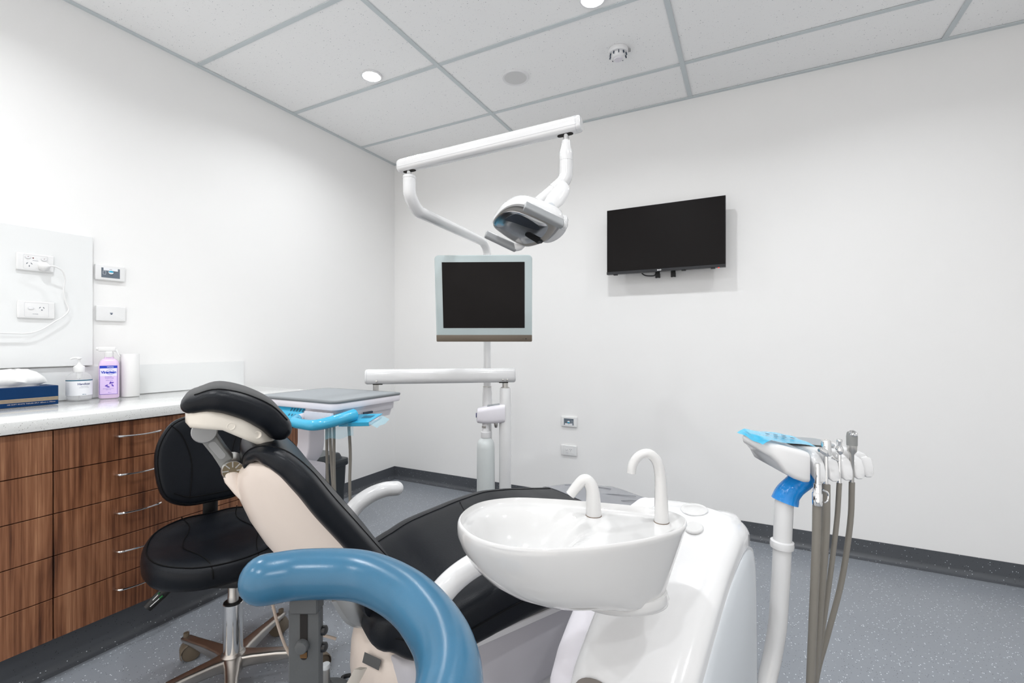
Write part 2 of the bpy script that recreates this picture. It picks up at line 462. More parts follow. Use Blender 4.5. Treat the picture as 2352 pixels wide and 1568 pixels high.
def coved(L, n=6, h=.10, d=.032, th=.004):
    """skirting profile swept along x from 0 to L, wall at y=0, room towards -y"""
    pr = [(0, h), (-th, h), (-th, d)]
    for k in range(1, n + 1):
        a = k / n * PI / 2; pr.append((-th - (d - .002) * (1 - math.cos(a)), d - (d - .002) * math.sin(a)))
    pr += [(-th - d, .0005), (0, .0005)]
    return loft([[(x, y, z) for y, z in pr] for x in (0, L)])
struct(obj('baseboard_back', coved(RX1), 'skirting_vinyl', smooth=50), 'dark grey coved vinyl skirting under the television')
struct(obj('baseboard_left', xf(coved(1.385), TR(0, -1.385, 0) @ RZ(PI / 2)), 'skirting_vinyl', smooth=50), 'dark grey coved vinyl skirting beside the drawers')

# ------------------------------------------------------------------ ceiling fixtures
def downlight(x, y, label):
    t = thing('downlight', label, 'light', (x, y, RH), group='recessed ceiling downlights')
    ring = [(.045, -.001), (.048, -.004), (.054, -.005), (.059, -.003), (.060, .0), (.060, .006), (.045, .006)]
    obj('bezel', lathe([(r, z) for r, z in ring], 32, False, False), 'white_satin', t)
    obj('lens', lathe([(.0455, .002), (.0455, -.002), (.040, -.007), (.025, -.010), (.006, -.011)], 28), 'lens_glow', t)
    l = bpy.data.lights.new('downlight_beam', 'AREA'); l.shape = 'DISK'; l.size = .09; l.energy = LAMP_W; l.color = LAMP_COL; l.spread = LAMP_SPREAD
    lo = bpy.data.objects.new('downlight_beam', l); COL.objects.link(lo); lo.parent = t; lo.location = (0, 0, -.013)
for i, (x, y) in enumerate(DOWNLIGHTS):
    lab = {0: 'round lit downlight in the ceiling tile nearest the left wall', 1: 'round lit downlight cut off by the top edge, above the smoke detector'}.get(i, 'round ceiling downlight outside the picture, behind or above the camera')
    downlight(x, y, lab)
t = thing('ceiling_speaker', 'round flush grey ceiling speaker left of the smoke detector', 'speaker', (1.529, -.704, RH))
obj('bezel', lathe([(.064, -.001), (.069, -.004), (.076, -.0045), (.078, .0), (.078, .005), (.064, .005)], 32, False, False), 'white_satin', t)
obj('grille', lathe([(.001, -.003), (.04, -.003), (.065, -.0015)], 32), 'speaker_grille', t)
t = thing('smoke_detector', 'white domed smoke detector on the ceiling', 'smoke detector', (2.122, -.685, RH))
obj('base', lathe([(.05, .0035), (.052, -.004), (.052, -.014), (.049, -.020), (.040, -.022)], 32), 'white_satin', t)
obj('cage', lathe([(.036, -.020), (.038, -.024), (.033, -.042), (.024, -.048)], 32), 'white_satin', t)
for k in range(10):
    a = 2 * PI * k / 10
    obj('vent', xf(box(-.0025, .0025, -.002, .002, -.037, -.0235), RZ(a) @ TR(.0365, 0, 0) @ RY(math.radians(-12))), 'slot_dark', t, smooth=0)
obj('cap', lathe([(.0245, -.046), (.022, -.051), (.015, -.052)], 24), 'lilac_white', t)
obj('indicator', xf(box(-.006, .006, -.004, .004, -.012, .0), RZ(.3) @ TR(.058, 0, 0)), 'grey_plastic', t)

# ------------------------------------------------------------------ cabinets, worktop, splashbacks
CABX = .60
def cabinet(y0, y1, label, handle=True):
    t = thing('drawer_cabinet', label, 'cabinet', (0, (y0 + y1) / 2, 0), group='walnut drawer cabinets along the left wall')
    W = y1 - y0
    obj('body', box(.012, CABX - .019, -W / 2 + .001, W / 2 - .001, .145, .866), 'gap_black', t, smooth=0)
    zs = [.140, .2835, .4285, .5740, .7195, .864]
    for k in range(5):
        g = .0016
        d = obj('drawer_front', box(CABX - .018, CABX, -W / 2 + g, W / 2 - g, zs[k] + g, zs[k + 1] - g, .0008, 1), 'walnut', t, smooth=0)
        hz = zs[k] + .092
        P = [(CABX - .001, -.072, hz), (CABX + .020, -.067, hz), (CABX + .030, -.03, hz - .0015), (CABX + .033, 0, hz - .002), (CABX + .030, .03, hz - .0015), (CABX + .020, .067, hz), (CABX - .001, .072, hz)]
        obj('handle', tube(P, [.0045, .0050, .0034, .003, .0034, .0050, .0045], 8, 4, flat=1.25), 'chrome', d)
    obj('plinth', join(box(.5, .540, -W / 2, W / 2, 0, .142), xf(coved(W, h=.13, d=.03), TR(.540, -W / 2, 0) @ RZ(PI / 2))), 'skirting_vinyl', t, smooth=50)
    return t
cabinet(-2.903, -2.403, 'walnut drawer stack cut off by the left edge of the photo')
cabinet(-2.403, -1.905, 'walnut drawer stack with five bow handles in full view left of the stool')
c3 = cabinet(-1.905, -1.385, 'walnut drawer stack at the corner end, mostly hidden behind the stool')
obj('end_panel', box(.012, CABX, .260, .276, .0, .866), 'cabinet_white', c3, smooth=0)
wt = tag(obj('worktop', box(.003, .622, -3.2, -1.347, .869, .908, .002, 2), 'stone'), 'white speckled stone worktop over the walnut drawers', 'worktop')
sp = tag(obj('splashback', box(.001, .009, -3.2, -1.347, .9085, 1.055, .0006, 1), 'panel_white', smooth=0), 'low white glass splashback strip along the back of the worktop', 'splashback')
pn = tag(obj('wall_panel', box(.001, .022, -3.2, -2.078, 1.0605, 1.655, .001, 1), 'panel_white', smooth=0), 'large glossy white wall panel behind the two power sockets', 'wall panel')

# ------------------------------------------------------------------ wall plates (local x right, y up, z out of the wall)
ML = lambda x, y, z: Matrix(((0, 0, 1, x), (1, 0, 0, y), (0, 1, 0, z), (0, 0, 0, 1)))      # on the left wall
MB = lambda x, y, z: Matrix(((1, 0, 0, x), (0, 0, -1, y), (0, 1, 0, z), (0, 0, 0, 1)))     # on the television wall
def plate_thing(name, label, cat, M, w=.117, h=.073, th=.011, group=None):
    t = thing(name, label, cat, mtx=M, group=group)
    o = plate(rrect(w, h, .004, 3), 0, th, .004, 3)
    obj('cover', o, 'plate_white', t)
    return t
def pins(t, x, y, z, s=1.0, round_earth=False):
    obj('pin_slot', xf(box(-.0009, .0009, -.0034, .0034, 0, .0006), TR(x - .007 * s, y + .004 * s, z) @ RZ(math.radians(-38))), 'slot_dark', t, smooth=0)
    obj('pin_slot', xf(box(-.0009, .0009, -.0034, .0034, 0, .0006), TR(x + .007 * s, y + .004 * s, z) @ RZ(math.radians(38))), 'slot_dark', t, smooth=0)
    if round_earth: obj('pin_slot', mv(lathe([(.002, 0), (.002, .0006)], 12), x, y - .0065, z), 'slot_dark', t, smooth=0)
    else: obj('pin_slot', box(x - .0009, x + .0009, y - .0105 * s, y - .0038 * s, z, z + .0006), 'slot_dark', t, smooth=0)
def outline_frame(w, h, z, th=.0006, r=.004, cx=0, cy=0):
    a = rrect(w, h, r, 3, cx, cy); b = rrect(w - .0016, h - .0016, r, 3, cx, cy)
    n = len(a); v = [(x, y, z) for x, y in a] + [(x, y, z) for x, y in b]
    return v, [(i, (i + 1) % n, n + (i + 1) % n, n + i) for i in range(n)]
def rocker(t, x, y, z, red=False):
    o = obj('switch', plate([(x + .0085 * math.cos(a) * 1.05, y + .0058 * math.sin(a)) for a in [2 * PI * k / 20 for k in range(20)]], z, z + .003, .0012, 2), 'white_satin', t)
    obj('switch_ring', (lambda m: m)(loft([[(x + (.0085 * s) * math.cos(a) * 1.05, y + (.0058 * s) * math.sin(a), z + .0004) for a in [2 * PI * k / 20 for k in range(20)]] for s in (1.0, 1.13)], False, False)), 'plate_line', t)
    if red: obj('marker', box(x - .002, x + .002, y + .0025, y + .004, z + .003, z + .0033), 'pilot_red', o, smooth=0)
t = plate_thing('double_power_socket', 'white double power socket with red pilot light, high on the glossy panel', 'socket', ML(.0222, -2.274, 1.506))
obj('insert_line', outline_frame(.076, .060, .0113), 'plate_line', t, smooth=0)
rocker(t, -.024, .019, .011, True); rocker(t, .026, .016, .011, True)
pins(t, -.020, -.010, .011); pins(t, .022, -.012, .011)
obj('pilot_lamp', mv(lathe([(.0024, 0), (.002, .0012)], 12), -.008, .018, .011), 'pilot_red', t)
text('lettering', 'MODE', .0052, 'label_grey', t, TR(-.001, .0075, .0114), bold=0, xscale=1.2)
text('lettering', '15mA', .0034, 'plate_line', t, TR(.002, .016, .0114))
text('lettering', '250V', .0034, 'plate_line', t, TR(.002, -.024, .0114))
t = plate_thing('power_socket', 'white single power socket, low on the glossy panel', 'socket', ML(.0222, -2.271, 1.305))
obj('insert_line', outline_frame(.076, .060, .0113), 'plate_line', t, smooth=0)
rocker(t, -.018, .006, .011); pins(t, .016, .007, .011, .85, True)
text('lettering', 'MODE', .0052, 'label_grey', t, TR(-.004, -.018, .0114), bold=0, xscale=1.2)
def control_plate(name, label, M, flip=False):
    t = plate_thing(name, label, 'control plate', M, th=.014)
    s = -1 if flip else 1
    obj('slate_panel', box(-.036, .036, -.024, .022, .0138, .0146), 'panel_slate', t, smooth=0)
    obj('sticker', box(-.028, .028, (.010 if not flip else -.024), (.022 if not flip else -.012), .0146, .0149), 'label_white', t, smooth=0)
    e = [2 * PI * k / 20 for k in range(20)]
    obj('button', plate([(.010 * math.cos(a), s * .002 + .0085 * math.sin(a)) for a in e], .0146, .0185, .0012, 2), 'label_white', t)
    half = [(.0093 * math.cos(a), s * (.002 + .0078 * math.sin(a))) for a in [PI * k / 12 for k in range(13)]]
    if flip: half = half[::-1]
    obj('button_half', plate(half, .0185, .0188), 'cyan_button', t, smooth=0)
    obj('window', outline_frame(.011, .017, .0148, cx=-s * .0245, cy=-.001, r=.002), 'label_white', t, smooth=0)
    text('lettering', 'CALL', .0045, 'slot_dark', t, TR(0, s * .016, .01495) @ (RZ(PI) if flip else Matrix()), bold=.0001)
    return t
control_plate('wall_control', 'white wall control with slate panel and cyan button beside the glossy panel', ML(.001, -2.007, 1.499))
control_plate('wall_control', 'white wall control with slate panel mounted upside down on the television wall', MB(1.601, -.001, .610), True)
t = plate_thing('data_plate', 'white data plate with one small socket beside the glossy panel', 'data plate', ML(.001, -2.003, 1.305))
obj('jack', plate([(-.0055, .005), (-.0055, .0), (-.002, -.005), (.002, -.005), (.0055, .0), (.0055, .005)][::-1], .0108, .0116), 'label_grey', t, smooth=0)
obj('jack_opening', plate([(-.004, .0), (-.002, -.0042), (.002, -.0042), (.004, .0)][::-1], .0116, .0119), 'slot_dark', t, smooth=0)
t = plate_thing('power_socket', 'white single power socket low on the television wall', 'socket', MB(1.600, -.001, .406))
obj('insert_line', outline_frame(.080, .060, .0113), 'plate_line', t, smooth=0)
rocker(t, -.016, .006, .011); pins(t, .014, .006, .011, .85, True)
text('lettering', 'MODE', .0055, 'label_grey', t, TR(-.012, -.018, .0114), bold=0, xscale=1.2)

# plug and lead
t = thing('power_lead', 'white plug and curling white lead in the double socket', 'power cable', (.0335, -2.250, 1.492))
obj('plug', xf(lathe([(.0175, 0), (.019, .004), (.018, .012), (.014, .022), (.010, .030), (.005, .033)], 24), RY(PI / 2)), 'cable_white', t)
O_ = Vector((.0335, -2.250, 1.492))
lead = [(.062, -2.247, 1.492), (.072, -2.228, 1.494), (.068, -2.200, 1.478), (.060, -2.188, 1.440), (.050, -2.190, 1.395), (.045, -2.180, 1.345), (.045, -2.170, 1.315), (.045, -2.185, 1.285), (.045, -2.220, 1.255), (.045, -2.260, 1.222), (.045, -2.300, 1.205), (.045, -2.36, 1.204), (.045, -2.45, 1.206), (.045, -2.6, 1.2), (.08, -2.7, 1.1), (.10, -2.72, .913)]
obj('lead', tube([Vector(p) - O_ for p in lead], .0032, 8, 5), 'cable_white', t)

# ------------------------------------------------------------------ things on the worktop
WZ = .9085
t = thing('tissue_box', 'dark blue tissue box with a white tissue pulled out', 'tissue box', (.090, -2.365, WZ), 0)
obj('carton', box(-.06, .06, -.125, .125, 0, .078, .0015, 1), 'tissue_blue', t, smooth=0)
obj('top_slot', plate([(.026 * math.cos(a), .085 * math.sin(a)) for a in [2 * PI * k / 24 for k in range(24)]], .0782, .0786), 'label_white', t, smooth=0)
for k in range(3):
    obj('gold_stripe', box(.0601, .0605, -.075, .124, .0185 + k * .0052, .0222 + k * .0052), 'gold', t, smooth=0)
text('lettering', '100 SOFT WHITE TISSUES 2PLY 185mm x 190mm', .0068, 'pale_print', t, frame_mtx((.0606, .044, .0115), (0, 1, 0), (0, 0, 1)), xscale=1.0)
obj('emblem', join(*[xf(box(0, .0004, -.009, .009, -.0012, .0012), TR(.0601, -.096, .022 + .004 * k) @ RX(math.radians(24 + 16 * k))) for k in range(2)]), 'pale_print', t, smooth=0)
rings = []
for k, (sx, sy, z) in enumerate([(.012, .078, .070), (.018, .084, .082), (.030, .094, .096), (.032, .086, .114), (.026, .064, .132), (.017, .040, .143), (.006, .012, .146)]):
    r = []
    for q in range(36):
        a = 2 * PI * q / 36; w = 1 + .22 * math.sin(a * 5 + k * .7) * (1 if k > 1 else .5) + .08 * math.sin(a * 11 + k)
        r.append((sx * math.cos(a) * w + .006 * math.sin(k), sy * math.sin(a) * w - .012 + .004 * k, z + .006 * math.sin(a * 3 + k) * (k > 1)))
    rings.append(r)
obj('tissue', loft(rings), 'tissue', t, smooth=60)

t = thing('sanitiser_bottle', 'clear pump bottle of hand gel with a white label', 'bottle', (.082, -2.148, WZ), math.radians(-22)); t.scale = (1.1, 1.1, 1.13)
bp_ = [(.030, 0), (.0385, .004), (.040, .012), (.040, .078), (.039, .088), (.034, .100), (.024, .109), (.0165, .112), (.0165, .120)]
obj('bottle_body', lathe(bp_, 32), 'clear_plastic', t)
obj('gel', lathe([(.029, .003), (.037, .006), (.0385, .014), (.0385, .074), (.037, .086)], 32), 'clear_plastic', t)
def wrap(r, z0, z1, a0, a1, n=24):
    return loft([[(r * math.cos(a0 + (a1 - a0) * k / n), r * math.sin(a0 + (a1 - a0) * k / n), z) for k in range(n + 1)] for z in (z0, z1)], False, False, False)
obj('label_wrap', wrap(.0404, .022, .082, -1.75, 1.45), 'label_white', t)
obj('label_band', wrap(.0406, .0785, .0825, -1.75, 1.45), 'label_teal', t)
def bent(name, s, size, material, ang, z, R=.0407, bold=0.0, xs=1.0):
    M = RZ(ang) @ frame_mtx((R, 0, z), (0, 1, 0), (0, 0, 1))
    return text(name, s, size, material, t, M, bend=R, bold=bold, xscale=xs)
bent('lettering', 'Handican', .0115, 'label_navy', .42, .0665, bold=.0002, xs=.95)
bent('lettering', 'Hand Sanitiser', .0042, 'label_grey', .45, .0570)
bent('lettering', 'kills germs on hands', .0038, 'label_grey', .42, .0525)
bent('lettering', '500 mL', .0042, 'label_teal', .42, .026, bold=.0001)
for k in range(9): bent('print_line', '== === == ====', .0036, 'label_grey', -1.05, .071 - k * .0052)
obj('dip_tube', mv(lathe([(.003, 0), (.003, .118)], 10), 0, 0, .004), 'clear_plastic', t)
obj('pump_insert', lathe([(.009, .088), (.010, .112)], 16), 'cable_white', t)
obj('collar', lathe([(.0175, .112), (.0178, .114), (.0178, .132), (.0165, .134), (.010, .138), (.006, .144), (.0045, .150)], 28), 'cable_white', t)
obj('pump_stem', lathe([(.004, .148), (.004, .166)], 12), 'cable_white', t)
obj('pump_head', join(mv(plate([(.011 * math.cos(a), .009 * math.sin(a)) for a in [2 * PI * k / 20 for k in range(20)]], .163, .170, .002, 2), 0, 0, 0), tube([(0, 0, .167), (.0, -.016, .167), (.0, -.026, .163)], [.0045, .004, .003], 10, 3)), 'cable_white', t)

t = thing('spray_bottle', 'lilac disinfectant spray bottle with blue lettering and white trigger', 'bottle', (.082, -2.040, WZ), math.radians(-27)); t.scale = (1.12, 1.12, 1.20)
ol = rrect(.046, .066, .014, 6)
obj('bottle_body', dome(ol, [(.9, 0), (1.0, .004), (1.0, .120), (.97, .132), (.88, .142), (.66, .150), (.46, .153), (.44, .160)]), 'lilac_bottle', t)
fx = .0236
def front(y0, y1, z0, z1, m, nm, e=0.0): return obj(nm, box(fx + e, fx + e + .0004, y0, y1, z0, z1), m, t, smooth=0)
front(-.0275, .0285, .016, .126, 'lilac_label', 'label_front')
front(-.0275, .0285, .086, .116, 'lilac_pale', 'label_panel', .0003)
front(-.0275, .0285, .116, .126, 'blue_ink', 'label_band', .0004)
for a in ((-.0275, -.0265, .016, .126), (.0275, .0285, .016, .126), (-.0275, .0285, .016, .0172)): front(*a, 'purple_ink', 'label_border', .0005)
def ft(s, size, m, y, z, bold=0.0, xs=1.0):
    return text('lettering', s, size, m, t, frame_mtx((fx + .0011, y, z), (0, 1, 0), (0, 0, 1)), bold=bold, xscale=xs)
ft('Viraclean', .0130, 'blue_ink', .001, .1005, .0006, .98)
ft('Whiteley', .0058, 'logo_white', .006, .121, .0001)
ft('Disinfectant', .0044, 'purple_ink', 0, .083); ft('Hospital Grade', .0044, 'purple_ink', .003, .078); ft('Surface Spray', .0040, 'purple_ink', .003, .070)
ft('kills bacteria and viruses', .0034, 'purple_ink', 0, .038); ft('ready to use', .0034, 'purple_ink', 0, .034); ft('500 mL', .0036, 'purple_ink', .004, .023)
dl = [(0, .0135), (.011, .006), (.011, -.006), (0, -.0135)]
hexo = [(.006, .112), (.017, .1065), (.017, .0955), (.006, .090), (-.005, .0955), (-.005, .1065)]
hx = [Vector((fx + .001, y, z)) for y, z in hexo]
obj('emblem', join(*[tube([hx[i], hx[(i + 1) % 6]], .0004, 5, 1) for i in range(6)]), 'blue_ink', t)
for (y, z, a) in ((-.006, .050, .5), (.006, .060, 1.2), (.013, .050, 2.2), (-.001, .045, 2.9), (.012, .060, .2)):
    obj('flower', xf(plate([(.0055 * math.cos(q), .0024 * math.sin(q)) for q in [2 * PI * k / 12 for k in range(12)]], 0, .0003), frame_mtx((fx + .0007, y, z), (0, 1, 0), (0, 0, 1)) @ RZ(a)), 'purple_ink', t, smooth=0)
obj('collar', lathe([(.0135, .158), (.0145, .160), (.0145, .176), (.012, .178)], 24), 'cable_white', t)
obj('trigger_head', join(xf(box(-.010, .010, -.034, .022, .180, .198, .005, 3), Matrix()), xf(box(-.008, .008, -.010, .012, .172, .184, .003, 2), Matrix()), tube([(0, -.030, .190), (0, -.040, .191)], .006, 10, 1)), 'cable_white', t)
obj('trigger', tube([(0, .014, .186), (0, .024, .182), (0, .029, .170), (0, .034, .160)], [.005, .0045, .0035, .0025], 8, 4, flat=1.6), 'cable_white', t)
t = thing('paper_roll', 'white upright paper roll beside the lilac spray bottle', 'paper roll', (.080, -1.958, WZ)); t.scale = (1.05, 1.05, 1.08)
obj('sheet', lathe([(.034, 0), (.0355, .002), (.0355, .185), (.034, .188), (.019, .1875), (.018, .186)], 36), 'paper_roll', t)
obj('loose_edge', loft([[(.0365 * math.cos(a), .0365 * math.sin(a), z) for a in [-2.0 + .5 * k / 8 for k in range(9)]] for z in (.002, .1, .186)], False, False, False), 'paper_roll', t)
obj('core', lathe([(.018, .002), (.018, .186)], 20, True, False), 'cable_beige', t)

# ------------------------------------------------------------------ waste bin
t = thing('waste_bin', 'black lidded waste bin at the end of the drawers', 'bin', (.300, -1.155, 0))
obj('bucket', dome(rrect(.33, .40, .03, 5), [(.88, 0), (.90, .006), (.985, .40), (.985, .405)]), 'bin_black', t)
obj('lid', join(dome(rrect(.345, .415, .03, 5), [(.985, .395), (1.0, .40), (1.0, .43), (.99, .436), (.90, .438), (.86, .440), (.80, .468), (.79, .470)])), 'bin_black', t)
obj('lid_top', plate(rrect(.255, .315, .012, 4), .4702, .4735, .0015, 2), 'bin_lid', t)

# ------------------------------------------------------------------ television on its wall bracket
t = thing('television', 'black flat television on the back wall', 'television', (2.257, -.12, 1.611))
obj('housing', box(-.354, .354, .004, .035, .0, .420, .002, 2), 'tv_bezel', t)
obj('rear_box', box(-.22, .22, .034, .075, .03, .25, .012, 3), 'black_plastic', t)
obj('screen', box(-.351, .351, .0, .005, .017, .417), 'screen', t, smooth=0)
obj('bottom_bezel', box(-.354, .354, -.001, .006, -.001, .017, .001, 1), 'tv_bezel', t)
for x in (-.30, .12, .285): obj('foot_slot', box(x - .012, x + .012, .006, .03, -.005, .001), 'black_plastic', t, smooth=0)
obj('standby_light', box(.312, .320, .002, .008, -.005, -.001), 'led_red', t, smooth=0)
text('lettering', 'BAO', .011, 'logo_white', t, frame_mtx((-.022, -.0016, .0078), (1, 0, 0), (0, 0, 1)), bold=.0004, xscale=1.1)
for x in (-.045, .050):
    obj('bracket_arm', join(box(x - .014, x + .014, .075, .082, -.030, .30), box(x - .014, x - .006, .079, .095, -.030, -.004), box(x + .006, x + .014, .079, .095, -.030, -.004)), 'black_plastic', t, smooth=0)
obj('wall_plate', box(-.12, .12, .100, .119, .12, .30, .002, 1), 'black_plastic', t, smooth=0)
obj('bracket_hook', box(-.065, .07, .080, .102, .22, .26, .002, 1), 'black_plastic', t, smooth=0)
obj('cable', tube([(-.16, .06, .03), (-.13, .075, -.006), (-.09, .085, -.014), (-.062, .085, -.010), (-.055, .085, .02)], .004, 8, 5), 'black_plastic', t)

# ------------------------------------------------------------------ equipment column with delivery arm
CB = (1.702, -1.158)
t = thing('equipment_column', 'white equipment column carrying the swing arm behind the chair', 'column', (CB[0], CB[1], 0))
def L(x, y, z): return (x - CB[0], y - CB[1], z)
obj('base_foot', join(lathe([(.060, 0), (.060, .012), (.045, .022), (.028, .03)], 28)), 'white_satin', t)
obj('post', lathe([(.0285, .02), (.0285, .86), (.026, .885), (.0255, .948), (.023, .951)], 24), 'white_gloss', t)
obj('pivot_pin', lathe([(.020, .951), (.020, .955), (.014, .956), (.014, .975)], 20), 'satin_steel', t)
sl = lambda lx, ly: (lx * .8895 - ly * .4569, lx * .4569 + ly * .8895)     # turns a sketch in the column's own facing into room axes
hs = []
for (a, zt, zb, w) in ((-.135, .846, .790, .012), (-.130, .854, .786, .030), (-.10, .862, .784, .038), (-.05, .870, .785, .040), (-.005, .876, .790, .040), (.0, .876, .792, .036)):
    ring = []
    for (yy, zz) in rrect(w * 2, zt - zb, min(w * .8, .02), 4):
        x, y = sl(a, yy); ring.append((x, y, zz + (zt + zb) / 2))
    hs.append(ring)
obj('bottle_housing', loft(hs), 'lilac_white', t)
x, y = sl(-.136, -.005)
obj('gauge', xf(lathe([(.0, -.001), (.010, -.001), (.012, .002)], 16), TR(x, y, .822) @ RZ(math.radians(27.2)) @ RY(-PI / 2)), 'label_navy', t)
x, y = sl(-.055, 0)
obj('display', xf(box(-.03, .03, -.02, .02, 0, .002), TR(x, y, .8695) @ RZ(math.radians(27.2)) @ RY(math.radians(-7))), 'tray_mat', t, smooth=0)
x, y = sl(-.043, -.02)
obj('valve', join(mv(lathe([(.006, .766), (.009, .776), (.009, .788)], 10), x, y, 0)), 'satin_steel', t)
wb = thing('water_bottle', 'translucent white water bottle hanging from the equipment column', 'bottle', (CB[0] + sl(-.092, 0)[0], CB[1] + sl(-.092, 0)[1], .0))
obj('bottle_body', lathe([(.040, .36), (.043, .363), (.0435, .38), (.042, .665), (.0405, .687), (.034, .703), (.021, .712), (.019, .720)], 28), 'frosted', wb)
obj('water', lathe([(.038, .363), (.0415, .37), (.0405, .620), (.0395, .621)], 28), 'water_tint', wb)
obj('cap', lathe([(.0225, .716), (.0235, .718), (.0235, .742), (.019, .745), (.017, .758), (.017, .787)], 24), 'white_satin', wb)
obj('hose_fitting', xf(box(-.010, .010, -.020, -.016, .764, .772), Matrix()), 'satin_steel', wb, smooth=0)

DA = Vector((1.702, -1.158, .975)); DBv = Vector((1.227, -1.514, .975))
t = thing('delivery_arm', 'white horizontal swing arm between the column and the instrument tray', 'arm', (CB[0], CB[1], .975))
dirv = (DBv - DA).normalized(); ln = (DBv - DA).length
M = frame_mtx((0, 0, 0), dirv, (0, 0, 1))          # local x along the arm, y up
rings = []
for s, k in ((-.048, .86), (-.044, .96), (-.038, 1), (ln + .036, 1), (ln + .042, .96), (ln + .046, .86)):
    rings.append([(s, .036 + b * k, a * k) for a, b in rrect(.058, .068, .026, 6)])
arm = obj('arm_beam', xf(loft(rings), M), 'white_gloss', t)
for s in (-.040, ln + .038): obj('end_cap_line', xf(loft([[(s + q, .036 + b * 1.004, a * 1.004) for a, b in rrect(.058, .068, .026, 6)] for q in (-.0008, .0008)], False, False), M), 'lid_groove', t)
for s in (.014, -.006, ln - .006):
    obj('screw', xf(lathe([(.005, -.003), (.005, .0), (.0045, .002), (.002, .003)], 12), M @ TR(s, .016, -.0285) @ RX(PI)), 'satin_steel', t)
obj('slot', xf(box(ln - .03, ln + .012, .0005, .004, -.016, .016), M), 'gap_black', t, smooth=0)
obj('slot', xf(box(-.012, .03, .0005, .004, -.016, .016), M), 'gap_black', t, smooth=0)
obj('pivot_pin', mv(lathe([(.013, -.062), (.013, .004)], 18), dirv.x * ln, dirv.y * ln, 0), 'satin_steel', t)

# ------------------------------------------------------------------ instrument tray head (delivery unit); hangs from the arm
TX0, TX1, TY0, TY1 = 1.000, 1.447, -1.945, -1.588
t = thing('instrument_table', 'lilac-white instrument tray head with grey mat and blue film on its handles', 'instrument table', ((TX0 + TX1) / 2, (TY0 + TY1) / 2, .80))
W_, D_ = TX1 - TX0, TY1 - TY0; Zt = .155
obj('body', join(dome(rrect(W_ - .02, D_ - .02, .03, 5), [(.80, Zt - .088), (.90, Zt - .087), (.925, Zt - .060), (.935, Zt - .058)]),
                 dome(rrect(W_ - .02, D_ - .02, .03, 5), [(.94, Zt - .061), (.95, Zt - .058), (.96, Zt - .034), (.965, Zt - .030)])), 'lilac_white', t)
obj('top_deck', plate(rrect(W_, D_, .03, 6), Zt - .030, Zt - .004, .004, 2), 'lilac_white', t)
obj('mat_rim', plate(rrect(W_ + .004, D_ + .004, .032, 6), Zt - .006, Zt + .003, .003, 2), 'tray_rim', t)
obj('mat', plate(rrect(W_ - .034, D_ - .034, .022, 6), Zt + .0015, Zt + .0036, .0006, 1), 'tray_mat', t)
obj('side_catch', box(W_ / 2 - .016, W_ / 2 - .009, -.03, .015, Zt - .062, Zt - .054), 'slot_dark', t, smooth=0)
fy = -D_ / 2
# control pad on the front face, left half
pad = obj('control_pad', xf(box(-.075, .075, -.036, .036, -.010, .0, .003, 2), TR(-.025, fy + .004, Zt - .052) @ RX(math.radians(52))), 'lilac_white', t)
obj('pad_film', xf(box(-.078, .078, -.040, .040, .0005, .0014), TR(-.025, fy + .004, Zt - .052) @ RX(math.radians(52))), 'film_blue', t, smooth=0)
for a in range(5):
    obj('pad_key', xf(mv(plate([(.0042 * math.cos(q), .0078 * math.sin(q)) for q in [2 * PI * k / 12 for k in range(12)]], .0016, .0022), -.016 + a * .016, .014, 0), TR(.000, fy + .004, Zt - .052) @ RX(math.radians(52))), 'film_key', t, smooth=0)
for a in range(4):
    obj('pad_key', xf(mv(plate([(.004 * math.cos(q), .005 * math.sin(q)) for q in [2 * PI * k / 12 for k in range(12)]], .0016, .0022), -.012 + a * .016, -.008, 0), TR(.000, fy + .004, Zt - .052) @ RX(math.radians(52))), 'film_key', t, smooth=0)
# front loop handle wrapped in film
hp = [(.060, fy + .015, .096), (.072, fy - .035, .092), (.103, fy - .066, .088), (.155, fy - .074, .086), (.205, fy - .068, .086), (.230, fy - .025, .092), (.241, fy + .03, .100), (.244, fy + .07, .105)]
obj('handle', tube(hp, .014, 12, 5, flat=.8), 'lilac_white', t)
obj('handle_film', tube(hp[1:], [.018, .0185, .018, .0185, .020, .021, .022], 10, 5, flat=1.0), 'film_blue', t)
obj('handle_well', xf(box(.075, .215, -.004, .004, -.03, .012), TR(0, fy - .002, Zt - .05)), 'lilac_white', t, smooth=0)
def sheet(nx, ny, fn): 
    v = [fn(i / nx, j / ny) for j in range(ny + 1) for i in range(nx + 1)]
    return v, [(j * (nx + 1) + i, j * (nx + 1) + i + 1, (j + 1) * (nx + 1) + i + 1, (j + 1) * (nx + 1) + i) for j in range(ny) for i in range(nx)]
obj('film_tail', sheet(8, 5, lambda a, b: (.21 + .04 * a, fy - .03 + .09 * a, Zt - .080 - .045 * b + .004 * math.sin(9 * a))), 'film_clear', t)
# side handle with its own small pad, right side
sx = W_ / 2
side = obj('side_handle', xf(box(-.060, .060, -.045, .045, -.016, .0, .006, 3), TR(sx + .030, -.085, Zt - .066) @ RZ(math.radians(12)) @ RX(math.radians(10)) @ RY(math.radians(-4))), 'lilac_white', t)
Ms = TR(sx + .030, -.085, Zt - .066) @ RZ(math.radians(12)) @ RX(math.radians(10)) @ RY(math.radians(-4))
obj('side_film', xf(join(box(-.063, .061, -.047, .047, .0006, .0016), box(-.063, -.061, -.047, .047, -.012, .001), box(-.063, .061, -.049, -.047, -.012, .001)), Ms), 'film_blue', t, smooth=0)
obj('side_display', xf(box(.0, .040, -.002, .026, .0018, .0024), Ms), 'film_key', t, smooth=0)
obj('film_tail', xf(sheet(8, 6, lambda a, b: (.055 + .035 * a, -.045 + .085 * b, -.002 - .02 * a + .003 * math.sin(8 * b))), Ms), 'film_clear', t)
